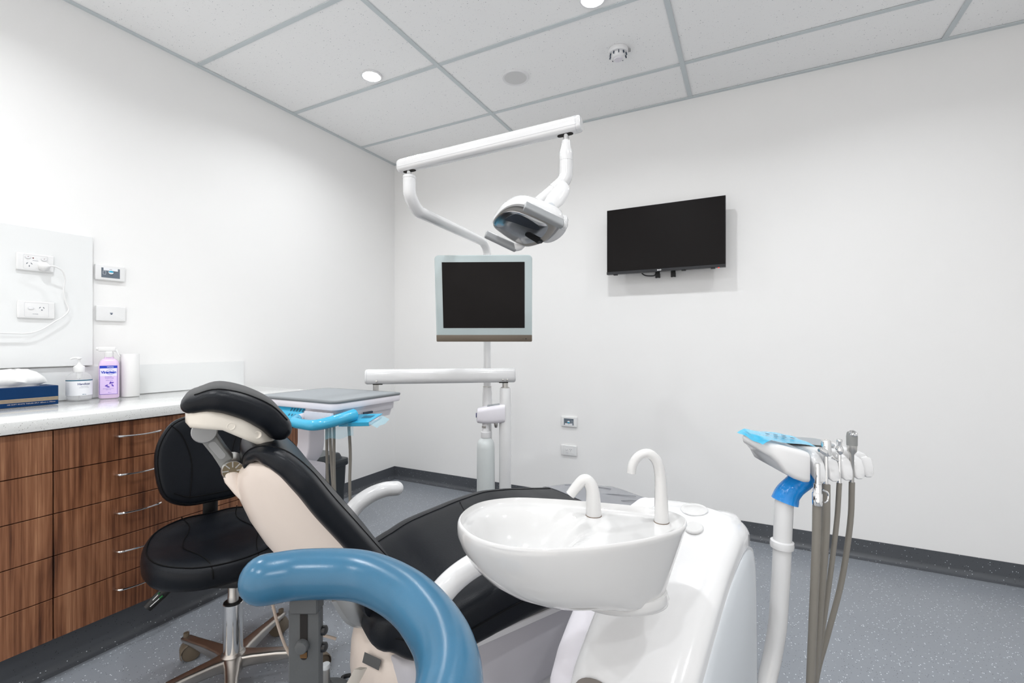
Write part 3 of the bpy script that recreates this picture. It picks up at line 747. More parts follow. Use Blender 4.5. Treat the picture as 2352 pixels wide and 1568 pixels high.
# support bracket below
m, _c = pillow([(-.145, .026, Zt - .075), (-.145, .026, Zt - .17), (-.148, .026, Zt - .225), (-.172, .026, Zt - .270), (-.235, .020, Zt - .320), (-.33, .01, Zt - .375)], (0, 1, 0), [.085, .085, .085, .085, .085, .085], [.075, .075, .075, .072, .070, .070], n=8, seg=32, end=(.004, .004), nref=(1, 0, .3))
obj('support_bracket', m, 'lilac_white', t, 30)
obj('bracket_box', box(-.26, -.022, -.095, .0, Zt - .365, Zt - .276, .010, 3), 'lilac_white', t)
obj('link_arm', tube([(-.10, .12, Zt - .070), (.004 + DBv.x - (TX0 + TX1) / 2, DBv.y - (TY0 + TY1) / 2, Zt - .078), (DBv.x - (TX0 + TX1) / 2, DBv.y - (TY0 + TY1) / 2, Zt - .054)], .02, 12, 4), 'lilac_white', t)
for pts in ([(.085, fy + .10, Zt - .09), (.090, fy + .10, Zt - .2), (.110, fy + .1, Zt - .40), (.15, fy + .1, Zt - .62)],
            [(.152, fy + .06, Zt - .09), (.153, fy + .06, Zt - .26), (.158, fy + .06, Zt - .40), (.16, fy + .06, Zt - .64)],
            [(.195, fy + .09, Zt - .09), (.203, fy + .09, Zt - .20), (.201, fy + .09, Zt - .35), (.22, fy + .09, Zt - .66)],
            [(.045, fy + .12, Zt - .09), (.049, fy + .12, Zt - .30), (.065, fy + .12, Zt - .45), (.10, fy + .12, Zt - .62)]):
    obj('hose', tube(pts, .0056, 10, 6), 'hose', t)

# ------------------------------------------------------------------ monitor on the lamp pole
mp_ = Vector((1.690, -1.335, 1.360))
t = thing('monitor', 'dental monitor with pale green frame and bronze lower edge on the lamp pole', 'monitor', (mp_.x, mp_.y, mp_.z), math.radians(25.5))
Mt = RX(math.radians(8))
bz = lambda w, h, r, y0, y1, b, cz=0: xf(plate(rrect(w, h, r, 5), y0, y1, b, 2), Mt @ TR(0, 0, cz) @ RX(PI / 2))
obj('frame', bz(.425, .378, .018, -.012, .020, .004), 'monitor_frame', t)
obj('lower_edge', xf(box(-.2128, .2128, -.0215, -.008, -.1895, -.158, .004, 2), Mt), 'monitor_bronze', t)
obj('screen', xf(box(-.180, .180, -.0212, -.019, -.128, .159), Mt), 'screen', t, smooth=0)
obj('rear_cover', bz(.30, .26, .03, -.045, -.010, .012), 'white_satin', t)
obj('button', xf(mv(lathe([(.0028, 0), (.0028, .001)], 10), 0, 0, 0), Mt @ TR(.186, -.0216, -.176) @ RX(PI / 2)), 'black_plastic', t)
obj('indicator', xf(lathe([(.0014, 0), (.0014, .001)], 8), Mt @ TR(.173, -.0216, -.176) @ RX(PI / 2)), 'black_plastic', t)
obj('mount', join(xf(box(-.03, .03, .03, .075, -.03, .03, .004, 2), Mt), xf(tube([(0, .06, 0), (-.004, .198, .010)], .016, 12, 1), Mt)), 'white_satin', t)

# ------------------------------------------------------------------ operating lamp: pole, horizontal arm, beam, knuckle, head
PB = Vector((1.591, -1.137, 0))
t = thing('dental_lamp', 'white operating lamp on a bent pole with a clear fronted head', 'lamp', (PB.x, PB.y, 0))
def Q(*p): return Vector(p) - PB
obj('base_foot', lathe([(.045, 0), (.045, .012), (.034, .022), (.026, .03)], 28), 'white_satin', t)
obj('pole_sleeve', lathe([(.0235, .02), (.0235, .915), (.0215, .930), (.0205, .950)], 24), 'white_gloss', t)
obj('sleeve_ring', lathe([(.0212, .9495), (.0212, .953)], 24), 'satin_steel', t)
obj('pole', tube([(0, 0, .94), (0, 0, 1.3), (0, 0, 1.56), (.001, -.006, 1.615), (.004, -.04, 1.643), (.009, -.09, 1.650), (.032, -.33, 1.650), (.056, -.56, 1.648), (.061, -.613, 1.652), (.066, -.658, 1.690), (.066, -.663, 1.735), (.066, -.663, 1.750)], [.0178, .0178, .0182, .0190, .0200, .0205, .0212, .0218, .0222, .0225, .0225, .0222], 20, 6), 'white_gloss', t)
obj('pole_collar', mv(lathe([(.0228, 1.749), (.0232, 1.751), (.0225, 1.758), (.016, 1.762)], 24), .066, -.663, 0), 'white_gloss', t)
obj('pivot_pin', mv(lathe([(.0095, 1.752), (.0095, 1.79)], 16), .066, -.663, 0), 'chrome', t)
LA = Vector((1.657, -1.800, 1.799)); LB = Vector((2.235, -1.761, 1.826)); dv = (LB - LA).normalized(); ln2 = (LB - LA).length
M = frame_mtx(LA - PB, dv, (0, 0, 1))
rings = []
for s, k in ((-.043, .80), (-.040, .93), (-.032, 1), (ln2 + .032, 1), (ln2 + .044, .95), (ln2 + .048, .82)):
    rings.append([(s, b * k, a * k) for a, b in rrect(.044, .046, .015, 6)])
obj('beam', xf(loft(rings), M), 'white_gloss', t)
for sz in (-1, 1): obj('beam_seam', xf(box(-.036, ln2 + .036, -.0085, -.0079, sz * .0221 - .0003, sz * .0221 + .0003), M), 'lid_groove', t, smooth=0)
obj('beam_cap_line', xf(loft([[(ln2 + .034 + q, b * 1.006, a * 1.006) for a, b in rrect(.044, .046, .015, 6)] for q in (-.0008, .0008)], False, False), M), 'lid_groove', t)
for s in (0, ln2 - .004):
    obj('beam_slot', xf(plate(rrect(.05, .019, .009, 5), 0, .0015), M @ TR(s, -.0226, 0) @ RX(PI / 2)), 'gap_black', t, smooth=0)
K = Vector((2.235, -1.761, 0)) - PB
obj('drop_pin', mv(lathe([(.0095, 1.782), (.0095, 1.815)], 16), K.x, K.y, 0), 'chrome', t)
obj('drop_cone', mv(lathe([(.0205, 1.722), (.0208, 1.742), (.0195, 1.748), (.0145, 1.768), (.0125, 1.784)], 24), K.x, K.y, 0), 'white_gloss', t)
obj('drop_tube', tube([(K.x, K.y, 1.7215), (K.x, K.y, 1.69), (K.x - .002, K.y - .001, 1.672), (K.x - .012, K.y - .006, 1.654), (K.x - .034, K.y - .018, 1.632)], .0205, 20, 5), 'white_gloss', t)
obj('tube_joint', mv(lathe([(.0200, 1.7198), (.0200, 1.7225)], 24), K.x, K.y, 0), 'lid_groove', t)
HC_ = Vector((2.126, -1.839, 1.515)) - PB
hx_, hy_ = (0.577, 0.697, -0.426), (0.817, -0.482, 0.318)
MH = frame_mtx(HC_, hx_, hy_)                      # local z: the way the lamp shines
lens2 = smoothloop([(-.076, -.053, 0), (-.083, -.009, 0), (-.078, .030, 0), (-.062, .058, 0), (-.035, .074, 0), (.02, .090, 0), (.060, .094, 0), (.076, .066, 0), (.081, .018, 0), (.072, -.022, 0), (.050, -.058, 0), (.010, -.066, 0), (-.04, -.064, 0)], 4)
lens2 = [(p.x, p.y) for p in lens2]
head = obj('lamp_head', dome([(x * 1.05 + .002, y * 1.08 + .004) for x, y in lens2], [(1.0, .002), (1.03, -.004), (1.03, -.018), (.96, -.036), (.80, -.052), (.55, -.062), (.2, -.066)]), 'white_gloss', t, mtx=MH)
def hsub(nm, m, material, s=40): return obj(nm, m, material, head, s)
cxl = sum(p[0] for p in lens2) / len(lens2); cyl = sum(p[1] for p in lens2) / len(lens2)
hsub('reflector', dome(lens2, [(.97, .0025), (.90, .002), (.80, -.0005), (.5, -.001)]), 'lamp_cup')
mir = [(cxl + (x - cxl) * .86 - .006, cyl + (y - cyl) * .80 - .012) for x, y in lens2]
hsub('mirror', dome(mir, [(1, .003), (.97, .0045), (.4, .006)]), 'lamp_mirror')
hsub('dark_band', plate([(p[0], p[1]) for p in smoothloop([(-.060, -.004, 0), (-.050, .034, 0), (-.020, .046, 0), (.030, .046, 0), (.036, .030, 0), (.008, .018, 0), (-.03, .006, 0)], 4)], .006, .0075), 'lamp_dark', 0)
hsub('sensor', plate(rrect(.062, .022, .0105, 5, .047, -.006), .006, .0085), 'black_plastic', 0)
hsub('sensor_window', plate(rrect(.008, .012, .002, 3, .068, -.008), .0085, .0092), 'lamp_mirror', 0)
hsub('lens_cover', dome(lens2, [(1.0, .003), (.985, .010), (.94, .0135), (.80, .015), (.4, .016)]), 'lamp_lens')
for (a, b) in (((-.045, .092, .018), (.072, .108, .016)), ((-.072, -.100, .012), (.028, -.086, .012))):
    h = hsub('handle', (pillow([a, b], (0, 0, 1), [.026, .026], [.020, .020], n=5 if a[1] > 0 else 2.6, seg=28, sub=1, end=(.004, .004))[0]), 'lamp_handle')
    m_ = (Vector(a) * .25 + Vector(b) * .75)
    hsub('handle_arm', tube([Vector(b) + Vector((-.004, 0, 0)), Vector(b) + Vector((.012, -.012 if b[1] > 0 else .012, -.012)), Vector((b[0] + .0, b[1] * .62, -.025))], [.013, .012, .012], 12, 4), 'white_gloss')
hsub('tail_cover', dome([(.082 + .028 * math.cos(a), .045 + .06 * math.sin(a)) for a in [2 * PI * k / 24 for k in range(24)]], [(.7, .002), (.95, -.002), (1.0, -.012), (.95, -.03), (.6, -.045)]), 'white_gloss')
# two-sided yoke from the drop tube to the head
yk0 = Vector((K.x - .030, K.y - .016, 1.636))
obj('yoke_tube', tube([yk0, (K.x - .048, K.y - .024, 1.618), (K.x - .075, K.y - .045, 1.588), (K.x - .095, K.y - .066, 1.560)], [.0195, .0205, .021, .021], 18, 5), 'white_gloss', t)
obj('yoke_cheek', tube([(K.x - .008, K.y - .022, 1.652), (K.x + .000, K.y - .034, 1.626), (K.x - .014, K.y - .052, 1.592), (K.x - .034, K.y - .070, 1.562)], [.013, .024, .028, .020], 16, 6, flat=.45, up=(.89, .457, 0)), 'white_gloss', t)
obj('pivot_disc', xf(lathe([(.0, .004), (.0125, .004), (.0140, .001), (.0140, -.020)], 24), frame_mtx(Q(2.2136, -1.836, 1.5635), (.89, .457, 0), (0, 0, 1))), 'panel_grey', t)

# ------------------------------------------------------------------ operator stool
def star_base(t, rot, R=.25, mt='aluminium', caster='caster_tan'):
    obj('base_hub', lathe([(.032, .055), (.045, .06), (.048, .075), (.042, .098), (.031, .108), (.030, .112)], 24), mt, t)
    arm_m = None; cast = None
    for k in range(5):
        a = rot + 2 * PI * k / 5
        rings = []
        for s, w, z0, z1 in ((.025, .060, .062, .102), (.06, .046, .062, .101), (.13, .037, .064, .098), (.20, .034, .068, .092), (.245, .034, .070, .088), (.262, .026, .072, .084), (.268, .012, .074, .080)):
            s *= R / .25
            rings.append([(s, p[0], p[1] + (z0 + z1) / 2) for p in rrect(w, z1 - z0, min(.0085, (z1 - z0) * .4), 3)])
        M = RZ(a)
        if arm_m is None:
            o = obj('base_arm', loft(rings), mt, t); arm_m = o.data
        else:
            o = bpy.data.objects.new('base_arm', arm_m); COL.objects.link(o); o.parent = t
        o.matrix_local = M
        Mc = RZ(a) @ TR(R, 0, 0) @ RZ(1.1 + .9 * k) @ Matrix.Scale(1.18, 4)
        if cast is None:
            c = obj('caster', join(mv(lathe([(.008, .05), (.008, .085)], 10), 0, 0, 0),
                                   xf(join(loft([[(-.012 + .030 * math.cos(b) * q, y, .026 + .030 * math.sin(b) * q) for b in [(-.5 + 4.0 * i / 14) for i in range(15)]] for y, q in ((-.021, .9), (-.018, 1), (.018, 1), (.021, .9))], False, False, False)), Matrix())), caster, t, 50)
            w = obj('wheel', xf(join(mv(lathe([(.020, 0), (.0255, .002), (.0255, .013), (.020, .015)], 24), 0, 0, .003), mv(lathe([(.020, 0), (.0255, .002), (.0255, .013), (.020, .015)], 24), 0, 0, -.018)), TR(-.012, 0, .0258) @ RX(PI / 2)), caster, c)
            w2 = obj('tyre', xf(join(mv(lathe([(.0252, .004), (.0258, .006), (.0258, .010), (.0252, .012)], 24, False, False), 0, 0, .003), mv(lathe([(.0252, .004), (.0258, .006), (.0258, .010), (.0252, .012)], 24, False, False), 0, 0, -.018)), TR(-.012, 0, .0258) @ RX(PI / 2)), 'black_plastic', c)
            cast = c; cast.matrix_local = Mc
        else:
            c = copy_tree(cast, t); c.matrix_local = Mc
def stitched(core, idx, material, parent, r=.0016, lift=.0008, name='seam', i0=0, i1=None):
    pts = []
    n = len(core[0])
    for ring in core[i0:i1]:
        c = sum((Vector(p) for p in ring), Vector()) / n
        p = Vector(ring[idx % n]); pts.append(p + (p - c).normalized() * lift)
    return obj(name, tube(pts, r, 6, 1), material, parent)

SR = math.radians(27.2)
t = thing('operator_stool', 'black leather operator stool with backrest and metal star base in front of the drawers', 'stool', (1.160, -2.125, 0), SR)
star_base(t, math.radians(182) - SR, R=.265)
obj('column_sleeve', lathe([(.0300, .105), (.0300, .275), (.028, .277)], 28), 'chrome', t)
obj('sleeve_cap', lathe([(.0292, .2765), (.0292, .279), (.017, .281)], 28), 'black_plastic', t)
obj('gas_lift', lathe([(.0165, .27), (.0165, .300), (.0155, .302), (.0155, .40)], 20), 'satin_steel', t)
SU = TR(-.062, .040, .012) @ RZ(math.radians(44)); sc = Vector((0, 0, 0))
seat_ol = smoothloop([(.0, -.195, 0), (.12, -.175, 0), (.205, -.10, 0), (.225, .02, 0), (.19, .14, 0), (.10, .195, 0), (0, .20, 0), (-.10, .195, 0), (-.19, .14, 0), (-.225, .02, 0), (-.205, -.10, 0), (-.12, -.175, 0)], 5)
seat_ol = [(p.x + sc.x, p.y + sc.y) for p in seat_ol]
def seatz(m, k=.25):
    V = []
    for x, y, z in m[0]:
        dx, dy = x - sc.x, y - sc.y
        V.append((x, y, z + (.014 * (dx / .2) ** 2 + .055 * max(0, dy / .2) ** 2 - .03 * max(0, -dy / .2) ** 3 * .4) * (1 if z > .42 else .5)))
    return V, m[1]
st = obj('seat', seatz(dome(seat_ol, [(.55, .375), (.86, .378), (.95, .386), (.99, .402), (1.0, .422), (.99, .440), (.96, .452), (.90, .459), (.75, .462), (.5, .461), (.25, .460), (.05, .460)])), 'leather', t, 80, mtx=SU)
def ringpts(ol, s, z):
    n = len(ol); cx = sum(p[0] for p in ol) / n; cy = sum(p[1] for p in ol) / n
    return seatz(([(cx + (p[0] - cx) * s, cy + (p[1] - cy) * s, z) for p in ol + ol[:1]], []))[0]
obj('piping', tube(ringpts(seat_ol, .93, .4575), .0022, 6, 1), 'leather_seam', st)
for s in (-1, 1):
    pl = [(sc.x + s * .09, sc.y + .19, .4585), (sc.x + s * .075, sc.y + .13, .4625), (sc.x + s * .105, sc.y + .05, .4625), (sc.x + s * .112, sc.y - .01, .4625), (sc.x + s * .085, sc.y - .09, .4625), (sc.x + s * .07, sc.y - .15, .461), (sc.x + s * .066, sc.y - .186, .4485), (sc.x + s * .066, sc.y - .194, .425)]
    V = seatz((catmull(pl, 4), []))[0]
    obj('piping', tube(V, .002, 6, 1), 'leather_seam', st)
obj('seat_plate', join(box(-.12, .05, -.06, .10, .352, .378, .006, 2)), 'black_plastic', t)
lv = obj('lever', tube([(-.12, -.02, .362), (-.175, -.045, .350), (-.200, -.058, .335), (-.228, -.085, .302)], [.010, .012, .017, .014], 10, 5, flat=.55), 'black_plastic', t)
obj('lever_print', join(tube([(-.204, -.0685, .339), (-.214, -.080, .326)], .0014, 5, 1), tube([(-.196, -.070, .330), (-.213, -.092, .312)], .0014, 5, 1)), 'logo_white', lv)
obj('lever_print', join(tube([(-.200, -.068, .345), (-.204, -.070, .340)], .002, 5, 1), tube([(-.190, -.068, .335), (-.197, -.073, .328)], .0025, 5, 1)), 'sticker_green', lv)
# backrest (leans back, faces the room)
back_ol = smoothloop([(0, -.165, 0), (.085, -.160, 0), (.150, -.115, 0), (.172, -.02, 0), (.165, .07, 0), (.12, .145, 0), (.05, .168, 0), (0, .170, 0), (-.05, .168, 0), (-.12, .145, 0), (-.165, .07, 0), (-.172, -.02, 0), (-.150, -.115, 0), (-.085, -.160, 0)], 5)
back_ol = [(p.x, p.y) for p in back_ol]
def curveback(m):
    return [(x, y, z + .9 * x * x + .02 * max(0, y / .17) ** 2 * 1.0) for x, y, z in m[0]], m[1]
MBk = SU @ TR(0, .195, .715) @ RX(math.radians(80))
bk = obj('backrest', curveback(dome(back_ol, [(.6, -.030), (.88, -.028), (.96, -.018), (1.0, 0), (.985, .014), (.95, .022), (.88, .028), (.7, .031), (.4, .032), (.05, .032)])), 'leather', t, 80, mtx=MBk)
def bring(s, z): return curveback(([(p[0] * s, p[1] * s, z) for p in back_ol + back_ol[:1]], []))[0]
obj('piping', tube(bring(.955, .0225), .0020, 6, 1), 'leather_seam', bk)
for s in (-1, 1):
    pl = [(s * .125, .135, .026), (s * .095, .10, .0325), (s * .070, .03, .0335), (s * .064, -.03, .0335), (s * .070, -.10, .033), (s * .074, -.135, .030)]
    obj('piping', tube(curveback((catmull(pl, 4), []))[0], .0018, 6, 1), 'leather_seam', bk)
pl = [(-.12, -.105, .031), (-.074, -.128, .031), (0, -.132, .0315), (.074, -.128, .031), (.12, -.105, .031)]
obj('piping', tube(curveback((catmull(pl, 4), []))[0], .0018, 6, 1), 'leather_seam', bk)
obj('back_bar', tube([(sc.x + .01, sc.y + .10, .362), (sc.x + .01, sc.y + .22, .365), (sc.x + .01, sc.y + .245, .40), (sc.x + .01, sc.y + .235, .56), (sc.x + .01, sc.y + .225, .70)], .016, 10, 5, flat=1.6), 'black_plastic', t, mtx=SU)

# ------------------------------------------------------------------ patient chair; local x towards the feet, y to the far side
CR = math.radians(59)
t = thing('dental_chair', 'black upholstered dental chair with cream shell and reclined headrest', 'dental chair', (1.815, -2.05, 0), CR)
def cpath(P): return [(u, 0, z) for u, z in P]
# seat
tops = [(-.075, .505, .110), (-.02, .508, .135), (.06, .525, .155), (.14, .552, .165), (.23, .572, .175), (.32, .590, .185), (.41, .602, .19), (.50, .597, .18), (.60, .584, .165), (.71, .569, .145)]
m, core = pillow(cpath([(u, z - h / 2) for u, z, h in tops]), (0, 1, 0), [.46, .55, .60, .62, .62, .62, .62, .61, .60, .585], [h for u, z, h in tops], n=4.5, seg=40, end=(.05, .005))
seat = obj('seat_cushion', m, 'leather', t, 70)
for k in (7, 13): stitched(core, k, 'leather_seam', seat, .0018)
stitched(core, 0, 'leather_seam', seat, .002); stitched(core, 20, 'leather_seam', seat, .002)
pl = [(.13, y, z) for y, z in ((-.28, .505), (-.15, .508), (0, .507), (.15, .508), (.28, .505))]
pl = [(.30, -.20, .6035), (.275, -.1, .600), (.265, 0, .598), (.275, .1, .600), (.30, .20, .6035)]
obj('seam', tube([(u, v, z - .017) for u, v, z in pl], .0016, 6, 4), 'leather_seam', seat)
m, core = pillow(cpath([(.712, .508), (.80, .512), (.90, .507), (1.0, .500)]), (0, 1, 0), [.575, .55, .49, .38], [.12, .10, .09, .08], n=4.5, seg=40, end=(.005, .03))
leg = obj('leg_cushion', m, 'leather', t, 70)
m, core2 = pillow(cpath([(.722, .511), (.82, .513), (.90, .509), (.995, .502)]), (0, 1, 0), [.574, .55, .500, .392], [.116, .106, .096, .086], n=4.5, seg=40, end=(.002, .036))
cov = obj('foot_cover', m, 'legrest_grey', t, 70)
plabel(cov, 'shiny grey plastic cover over the foot end')
for k, (a, b) in enumerate((((.80, .22), (.95, .10)), ((.78, .08), (.97, -.02)), ((.86, -.05), (.97, -.12)))):
    obj('wrinkle', tube([(a[0], a[1], .563), ((a[0] + b[0]) / 2, (a[1] + b[1]) / 2 + .012, .561), (b[0], b[1], .553)], .0012, 6, 5, flat=3.0), 'legrest_grey', cov)
# backrest cushion and shell
m, core = pillow(cpath([(-.380, .880), (-.374, .902), (-.352, .910), (-.316, .893), (-.275, .848), (-.232, .785), (-.185, .722), (-.137, .655), (-.095, .595), (-.060, .540)]), (0, 1, 0),
                 [.20, .27, .36, .42, .46, .475, .485, .49, .49, .47], [.026, .032, .044, .056, .062, .064, .064, .066, .07, .07], n=4.0, seg=40, end=(.012, .02))
bc = obj('back_cushion', m, 'leather', t, 70)
for k in (6, 14): stitched(core, k, 'leather_seam', bc, .0017)
shell_sec = [  # u,z of the cushion side line; u,z of the keel; half width at the cushion; half width at the keel
    ((-.388, .872), (-.394, .864), .09, .07), ((-.376, .888), (-.398, .856), .130, .10), ((-.350, .890), (-.403, .842), .165, .115), ((-.318, .878), (-.404, .824), .188, .125), ((-.283, .848), (-.396, .790), .205, .140),
    ((-.238, .780), (-.374, .735), .215, .150), ((-.190, .712), (-.340, .672), .220, .155), ((-.148, .655), (-.298, .612), .222, .155), ((-.112, .602), (-.245, .562), .222, .150), ((-.085, .560), (-.185, .528), .215, .140)]
rings = []
for (a, b, wa, wb_) in shell_sec:
    A_, B_ = Vector((a[0], 0, a[1])), Vector((b[0], 0, b[1])); r = []
    prof = [(0, 0), (.02, 1.0), (.10, 1.012), (.45, .97), (.78, .88), (.93, .70), (1.0, .35)]
    pts = []
    for q, wv in prof[1:]:
        c = A_.lerp(B_, q); hw = wa + (wb_ - wa) * q
        pts.append((c.x, -hw * wv, c.z))
    full = pts + [(x, -y, z) for x, y, z in pts[::-1]]
    rings.append(full)
sh = obj('back_shell', loft(rings), 'cream_shell', t, 60)
for s_ in (-1, 1):
    obj('shell_rim', tube([(p[0][0] + (p[1][0] - p[0][0]) * .04, s_ * p[2] * 1.008, p[0][1] + (p[1][1] - p[0][1]) * .04) for p in shell_sec[3:]], .0045, 8, 4), 'cream_cap', sh)
obj('neck_cowl', loft([[(u + a_, b_, z) for a_, b_ in rrect(w, d, min(w, d) * .4, 5)] for u, z, w, d in ((-.350, .74, .02, .16), (-.372, .78, .024, .16), (-.391, .81, .034, .15), (-.404, .835, .044, .13), (-.411, .855, .042, .11), (-.413, .862, .034, .10))]), 'cream_shell', sh)
# headrest
m, _c = pillow([(-.414, 0, .862), (-.438, 0, .905), (-.468, 0, .956)], (0, 1, 0), [.066, .066, .066], [.034, .030, .034], n=9, seg=32, sub=2, end=(.003, .003))
br = obj('headrest_bracket', m, 'grey_metal', t, 30)
for s in (-1, 1):
    obj('slot_cover', xf(plate(rrect(.017, .050, .008, 5), 0, .002, .001, 1), frame_mtx((-.441, -.0335, .910), (.83, 0, .55), (-.55 * s, 0, .83 * s)) if s < 0 else frame_mtx((-.441, .0335, .910), (.83, 0, .55), (-.55, 0, .83))), 'grey_plastic', br)
obj('tilt_knob', xf(lathe([(.022, -.052), (.024, -.048), (.024, .048), (.022, .052)], 24), TR(-.410, 0, .862) @ RX(PI / 2)), 'satin_steel', t)
kn = obj('knob_face', xf(lathe([(.0, .0525), (.021, .0525), (.022, .050)], 24), TR(-.410, 0, .862) @ RX(PI / 2)), 'brass_dull', t)
for k in range(8):
    a = 2 * PI * k / 8
    obj('knob_rib', xf(box(.008, .021, -.0012, .0012, .0525, .0542), TR(-.410, 0, .862) @ RX(PI / 2) @ RZ(a)), 'satin_steel', kn, smooth=0)
obj('head_pivot', xf(lathe([(.024, -.047), (.0265, -.043), (.0265, .043), (.024, .047)], 28), TR(-.466, 0, .958) @ RX(PI / 2)), 'grey_plastic', t)
m, core = pillow(cpath([(-.478, 1.030), (-.44, 1.036), (-.395, 1.022), (-.350, .995), (-.318, .962)]), (0, 1, 0), [.26, .29, .29, .285, .26], [.050, .062, .066, .068, .062], n=3.6, seg=40, end=(.030, .032))
hc = obj('head_cushion', m, 'leather', t, 70)
for k in (5, 15): stitched(core, k, 'leather_seam', hc, .0017)
hb = []
for (u, z, h, w) in ((-.500, 1.000, .026, .085), (-.490, .999, .040, .115), (-.460, .996, .044, .125), (-.43, .990, .042, .126), (-.39, .970, .050, .124), (-.355, .948, .050, .114), (-.330, .938, .032, .088), (-.318, .936, .016, .055)):
    hb.append([(u, a, z + b) for a, b in rrect(w * 2, h, min(.012, h * .42), 4)])
hbo = obj('head_plate', loft(hb), 'cream_cap', t, 60)
for u, z, w in ((-.414, .978, .1255), (-.362, .952, .1165)):
    for s in (-1, 1):
        obj('screw_well', xf(lathe([(.0082, -.002), (.0088, .0006), (.0074, .0010), (.0055, -.0008), (.002, -.0016)], 18, False, True), frame_mtx((u, s * w, z), (.86, 0, -.5), (.5 * -s, 0, .86 * -s))), 'cream_cap', hbo)
# arms
for s, nm in ((1, 'far'), (-1, 'near')):
    P = [(-.105, s * .30, .470), (-.085, s * .315, .530), (-.045, s * .325, .590), (.005, s * .328, .622), (.060, s * .328, .636), (.105, s * .326, .634)]
    if s < 0: P = [(u + .045, v - .02, z + .005) for u, v, z in P[1:]]
    obj('armrest', roundtube(P, (lambda q: .030 - .004 * q), 18, 6, flat=1.0), 'white_gloss', t)
# frames and base
obj('hinge_bracket', tube([(-.170, -.10, .528), (-.135, -.10, .470), (-.09, -.09, .442), (-.02, -.08, .44)], [.016, .018, .018, .02], 8, 4, flat=2.0, up=(0, 1, 0)), 'satin_steel', t, 35)
obj('hinge_roll', xf(lathe([(.036, -.16), (.04, -.15), (.04, .15), (.036, .16)], 20), TR(-.095, 0, .505) @ RX(PI / 2)), 'leather', t)
fr = []
for (u, z0, z1, w) in ((-.06, .24, .345, .14), (-.04, .18, .350, .19), (.0, .150, .356, .215), (.25, .148, .366, .22), (.50, .165, .390, .22), (.66, .28, .43, .20), (.70, .34, .44, .17)):
    fr.append([(u, a, (z0 + z1) / 2 + b) for a, b in rrect(w * 2, z1 - z0, .022, 4)])
obj('seat_frame', loft(fr), 'frame_shaded', t, 40)
obj('frame_lip', join(xf(box(.03, .62, -.262, -.236, .378, .398, .003, 1), TR(0, 0, -.012) @ RY(math.radians(-2.6))), xf(box(.03, .62, .236, .262, .378, .398, .003, 1), TR(0, 0, -.012) @ RY(math.radians(-2.6)))), 'white_satin', t)
obj('rear_cover', dome([(-.022 + .098 * math.cos(a), .176 * math.sin(a)) for a in [2 * PI * k / 40 for k in range(40)]], [(.80, .12), (.95, .16), (1.03, .23), (1.0, .29), (.92, .332), (.75, .360)]), 'cream_shell', t, 60)
obj('rear_label', xf(box(-.03, .03, 0, .001, -.012, .012), TR(-.100, -.108, .332) @ RZ(math.radians(-62)) @ RX(math.radians(-20))), 'bracket_grey', t, smooth=0)
obj('rear_strap', tube([(-.135, -.14, .345), (-.165, -.13, .28), (-.175, -.145, .20), (-.18, -.15, .10)], [.020, .021, .022, .022], 4, 4, flat=.25, up=(1, .2, 0)), 'cream_cap', t, 30)
obj('lift_link', join(xf(box(-.03, .03, -.10, .10, .12, .34), TR(.12, 0, 0) @ RY(.5)), xf(box(-.03, .03, -.10, .10, .12, .36), TR(.28, 0, 0) @ RY(.5))), 'black_plastic', t, smooth=0)
ba = []
for z, s in ((.0, .96), (.01, 1.0), (.07, 1.0), (.11, .96), (.135, .86), (.145, .7)):
    ba.append([(.30 + x * s, y * s, z) for x, y in rrect(.88, .44, .12, 8)])
obj('floor_base', loft(ba), 'white_satin', t)
# cables hanging at the back
obj('cable', tube([(-.205, .04, .545), (-.215, .05, .48), (-.215, .055, .42), (-.205, .05, .36), (-.16, .04, .33)], .004, 8, 5), 'cable_beige', t)
obj('cable', tube([(-.30, .10, .60), (-.315, .12, .50), (-.31, .13, .42), (-.27, .12, .28), (-.2, .1, .2)], .004, 8, 5), 'cable_beige', t)

# ------------------------------------------------------------------ cuspidor unit beside the chair
t = thing('cuspidor_unit', 'glossy white cuspidor unit with ceramic spit bowl and two curved spouts', 'cuspidor unit', (2.539, -2.234, 0), math.radians(27.187))
ua, ub = Vector((.695, .719, 0)), Vector((.719, -.695, 0))
def U(a, b, z): v = ua * a + ub * b; return (v.x, v.y, z)
stations = [(-.050, .36, .085), (-.044, .43, .100), (-.030, .485, .110), (.0, .530, .115), (.04, .572, .117), (.09, .620, .118), (.15, .675, .118), (.22, .728, .117), (.29, .760, .116), (.34, .768, .114), (.375, .755, .108), (.397, .715, .098), (.405, .64, .09)]
def shellrings(stn, bc, wk=1.0, dz=0.0, zb=.02, rad=.045):
    out = []
    for a, z, w in stn:
        w *= wk; z += dz; r = []
        for k in range(9):
            q = k / 8 * PI / 2; r.append(U(a, bc + w - rad + rad * math.cos(q), z - rad * .9 + rad * .9 * math.sin(q)))
        for k in range(1, 6): x = 1 - k / 6 * 2; r.append(U(a, bc + (w - rad) * x, z + .006 * (1 - x * x)))
        for k in range(9):
            q = PI / 2 + k / 8 * PI / 2; r.append(U(a, bc - w + rad + rad * math.cos(q), z - rad * .9 + rad * .9 * math.sin(q)))
        r.append(U(a, bc - w * .98, z * .5)); r.append(U(a, bc - w * .94, zb)); r.append(U(a, bc + w * .94, zb)); r.append(U(a, bc + w * .98, z * .5))
        out.append(r)
    return out
body = obj('body', loft(shellrings(stations, -.015)), 'white_gloss', t, 50)
obj('link_cover', loft(shellrings([(a + .05, z - .025, w * .72) for a, z, w in stations[:10]], -.130)), 'lilac_white', t, 50)
